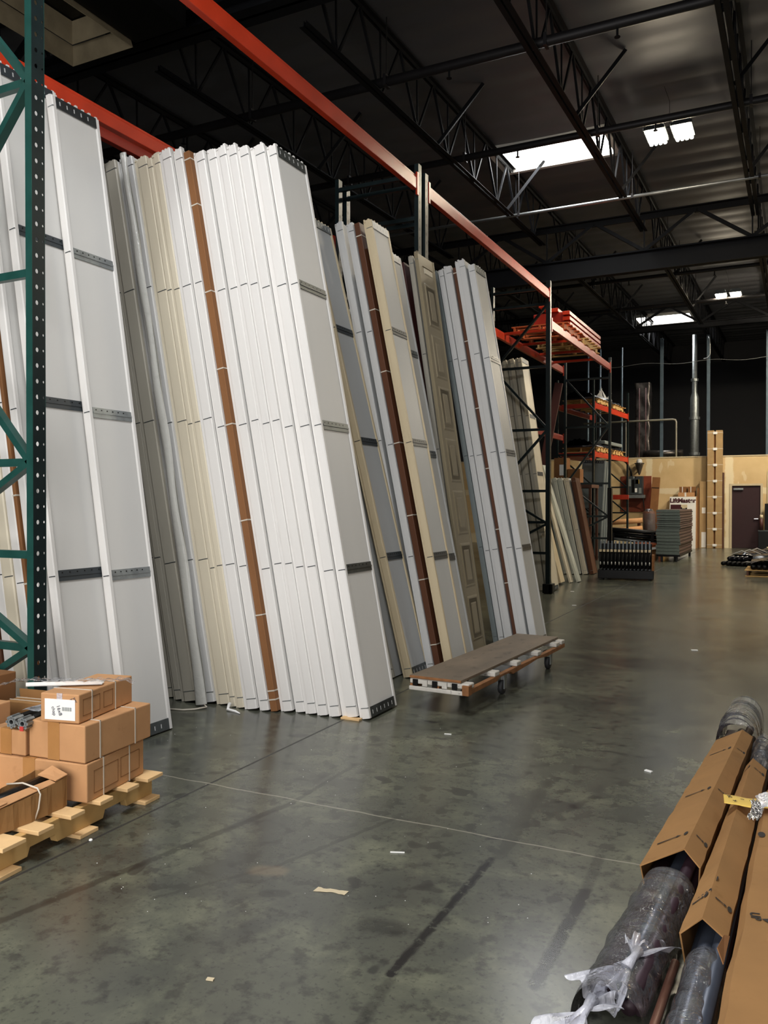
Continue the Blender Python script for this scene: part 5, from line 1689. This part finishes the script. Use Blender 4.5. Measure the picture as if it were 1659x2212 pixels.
# dark cabinets by the door, a bin, a cup on it
t, w2, h = wbox(1638, 1148, 1700, 1189, 29.6, 0.6, 'low_cabinet', 'black', 'low black cabinet in front of the partition right of the door', 'cabinet')
MB().box(-w2 - 0.01, w2 + 0.01, -0.01, 0.6, h, h + 0.03).build('top_board', 'panelgrey', t)
t, w2, h = wbox(1652, 1088, 1700, 1186, 30.35, 0.4, 'tall_cabinet', 'black', 'tall black cabinet under the window at the right edge', 'cabinet')
p = at(1645, 1148, Y=30.0)
t = thing('brown_canister', 'brown canister with pale lid standing on the low black cabinet', 'canister', (p.x, 29.9, at(1645, 1148, Y=29.6).z + 0.035))
MB().tube([(0, 0, 0), (0, 0, 0.38)], 0.055, 14).build('canister_body', 'maroon', t, 0, True)
MB().tube([(0, 0, 0.38), (0, 0, 0.5)], [0.056, 0.045], 14).build('lid', 'almond', t, 0, True)

# black wrapped springs lying on the floor
p = at(1556, 1222, Z=0)
t = thing('spring_pile', 'pile of black film-wrapped springs on the floor before the maroon door', 'spring pile', (p.x, p.y, 0), (0, 0, rad(-12)))
for k in range(6):
    MB().tube([(0.06 + 0.11 * k, 0.0, 0.06), (0.06 + 0.11 * k, 2.9, 0.06)], 0.052, 10).build('spring', 'black', t, 0, True)
for k in range(4):
    MB().tube([(0.14 + 0.11 * k, 0.25, 0.17), (0.14 + 0.11 * k, 2.9, 0.17)], 0.055, 10).build('spring', 'blackfilm', t, 0, True)
rr = random.Random(15)
fr = [(rr.uniform(10, 40), rr.uniform(3, 12), rr.uniform(0, 6)) for _ in range(5)]
MB().grid(lambda u, v: (0.05 + 0.6 * u, 0.6 + 2.4 * v, 0.19 + 0.1 * math.sin(math.pi * u) + 0.025 * sum(math.sin(f[0] * v + f[1] * u + f[2]) for f in fr) / 2), 16, 40).build('film_cover', 'blackfilm', t, 0, True)
for k in range(3):
    MB().tube([(0.1, 0.5 + 0.7 * k, 0.25), (0.35, 0.6 + 0.7 * k, 0.36), (0.62, 0.75 + 0.7 * k, 0.22)], 0.008, 6).build('pale_tie', 'cool', t, 0, True)
MB().tube([(0.45, 2.6, 0.36), (0.66, 2.45, 0.24), (0.86, 2.2, 0.05)], 0.02, 8).build('pale_tail', 'almond', t, 0, True)
# pallet of wrapped springs at the right edge
p = at(1607, 1246, Z=0)
pallet('wooden pallet under black wrapped springs at the right edge', (p.x + 0.55, p.y + 0.1, 0), rad(0), 1.2, 1.05, 'dkwood', 'wood', 5)
t = thing('spring_bundle', 'black wrapped springs lying on the pallet at the right edge', 'spring pile', (p.x + 0.12, p.y + 0.15, 0.142))
for k in range(8):
    MB().tube([(0.05 + 0.11 * k, 0.0, 0.055), (0.05 + 0.11 * k, 2.6, 0.055)], 0.053, 10).build('spring', 'black', t, 0, True)
fr = [(rr.uniform(10, 40), rr.uniform(3, 12), rr.uniform(0, 6)) for _ in range(5)]
MB().grid(lambda u, v: (0.0 + 0.92 * u, 0.02 + 2.5 * v, 0.1 + 0.1 * math.sin(math.pi * min(1, u + 0.15)) + 0.14 * v * (1 - v) + 0.02 * sum(math.sin(f[0] * v + f[1] * u + f[2]) for f in fr) / 2), 20, 40).build('film_cover', 'blackfilm', t, 0, True)

# ---- behind and above the partition: posts, pipes, ducts, a sagging cable
for k, (x, lab) in enumerate([(-4.42, 'blue-grey steel post above the partition, left one'), (-2.84, 'blue-grey steel post above the partition beside the tall strapped carton'), (-0.935, 'steel post above the partition at the right edge')]):
    t = thing('steel_post', lab, 'post', (x, 31.35, 0))
    MB().box(-0.055, 0.055, -0.04, 0.04, 0, 7.5).build('post_shaft', 'post', t, 0.004)
    MB().box(-0.09, 0.09, -0.08, 0.08, 0, 0.015).build('base_plate', 'post', t)
t = thing('water_pipe', 'cream plastic pipe with an elbow above the partition', 'pipe', (0, 31.2, 0))
MB().tube([(-3.9, 0, 0.02), (-3.9, 0, 4.45), (-3.93, 0, 4.53), (-4.02, 0, 4.55), (-7.2, 0, 4.53)], 0.035, 12).build('pipe_run', 'pvc', t, 0, True)
for k, (u, m, lab) in enumerate([(1343, 'post', 'pale vertical pipe behind the farthest rack, right one'), (1353, 'pvc', 'thin pale vertical pipe beside the end of the farthest rack'), (1296, 'post', 'grey vertical pipe behind the farthest rack, middle one'), (1270, 'post', 'grey vertical pipe behind the farthest rack, left one')]):
    x = at(u, 950, Y=31.4).x
    tag(MB().tube([(x, 31.4, 0.02), (x, 31.4, 7.3 if k != 1 else 4.6)], 0.038, 10).build('vertical_pipe', m, None, 0, True), lab, 'pipe')
t = thing('vent_stack', 'silver vent stack with collars rising above the partition', 'vent pipe', (at(1500, 980, Y=32.2).x, 32.2, 0))
MB().tube([(0, 0, 0.02), (0, 0, 5.4), (0, 0, 5.6), (0, 0, 7.7)], [0.16, 0.15, 0.09, 0.08], 18).build('stack_pipe', 'galv', t, 0, True)
for z in (3.3, 4.6, 6.0):
    MB().tube([(0, 0, z), (0, 0, z + 0.1)], 0.19 if z < 5 else 0.13, 18).build('collar', 'galv', t)
x = at(1390, 900, Y=33.5).x
t = thing('air_duct', 'crinkled silver foil duct rising in the dark behind the partition', 'duct', (x, 33.5, 0))
rr = random.Random(6)


def dfn(u, v):
    a = 2 * math.pi * u
    k = 1 + 0.06 * math.sin(17 * v * 3 + 5 * a) + 0.04 * math.sin(41 * v + 3 * a)
    return (0.34 * k * max(-0.8, min(0.8, math.cos(a) * 1.2)), 0.3 * k * max(-0.8, min(0.8, math.sin(a) * 1.2)), 0.02 + 6.2 * v)


MB().grid(dfn, 24, 70).build('duct_body', 'duct', t, 0, True)
MB().tube([(0.05, -0.3, 3.45), (1.5, -0.3, 3.45)], 0.14, 14).build('branch_pipe', 'duct', t, 0, True)
for xx in (-0.1, 0.14):
    MB().tube([(xx, -0.36, 0.02), (xx, -0.36, 6.0)], 0.02, 8).build('support_rod', 'maroon', t, 0, True)
pts = []
for k in range(30):
    u = 1290 + (1680 - 1290) * k / 29
    v = 794 - 24 * (k / 29) + 2.5 * math.sin(k * 0.6)
    pts.append(at(u, v, Y=31.0))
tag(MB().tube(pts, 0.008, 6).build('sagging_cable', 'conduit', None, 0, True), 'pale sagging cable running under the roof above the partition', 'cable')
tag(MB().tube([Vector((-2.84, 31.3, 7.45)), at(1533, 732, Y=31.1), at(1534, 745, Y=31.1), at(1534, 765, Y=31.1), at(1529, 773, Y=31.1), at(1520, 775, Y=31.1)], 0.016, 8).build('conduit_drop', 'conduit', None, 0, True), 'short curved conduit dropping from the joist end to the sagging cable', 'conduit')
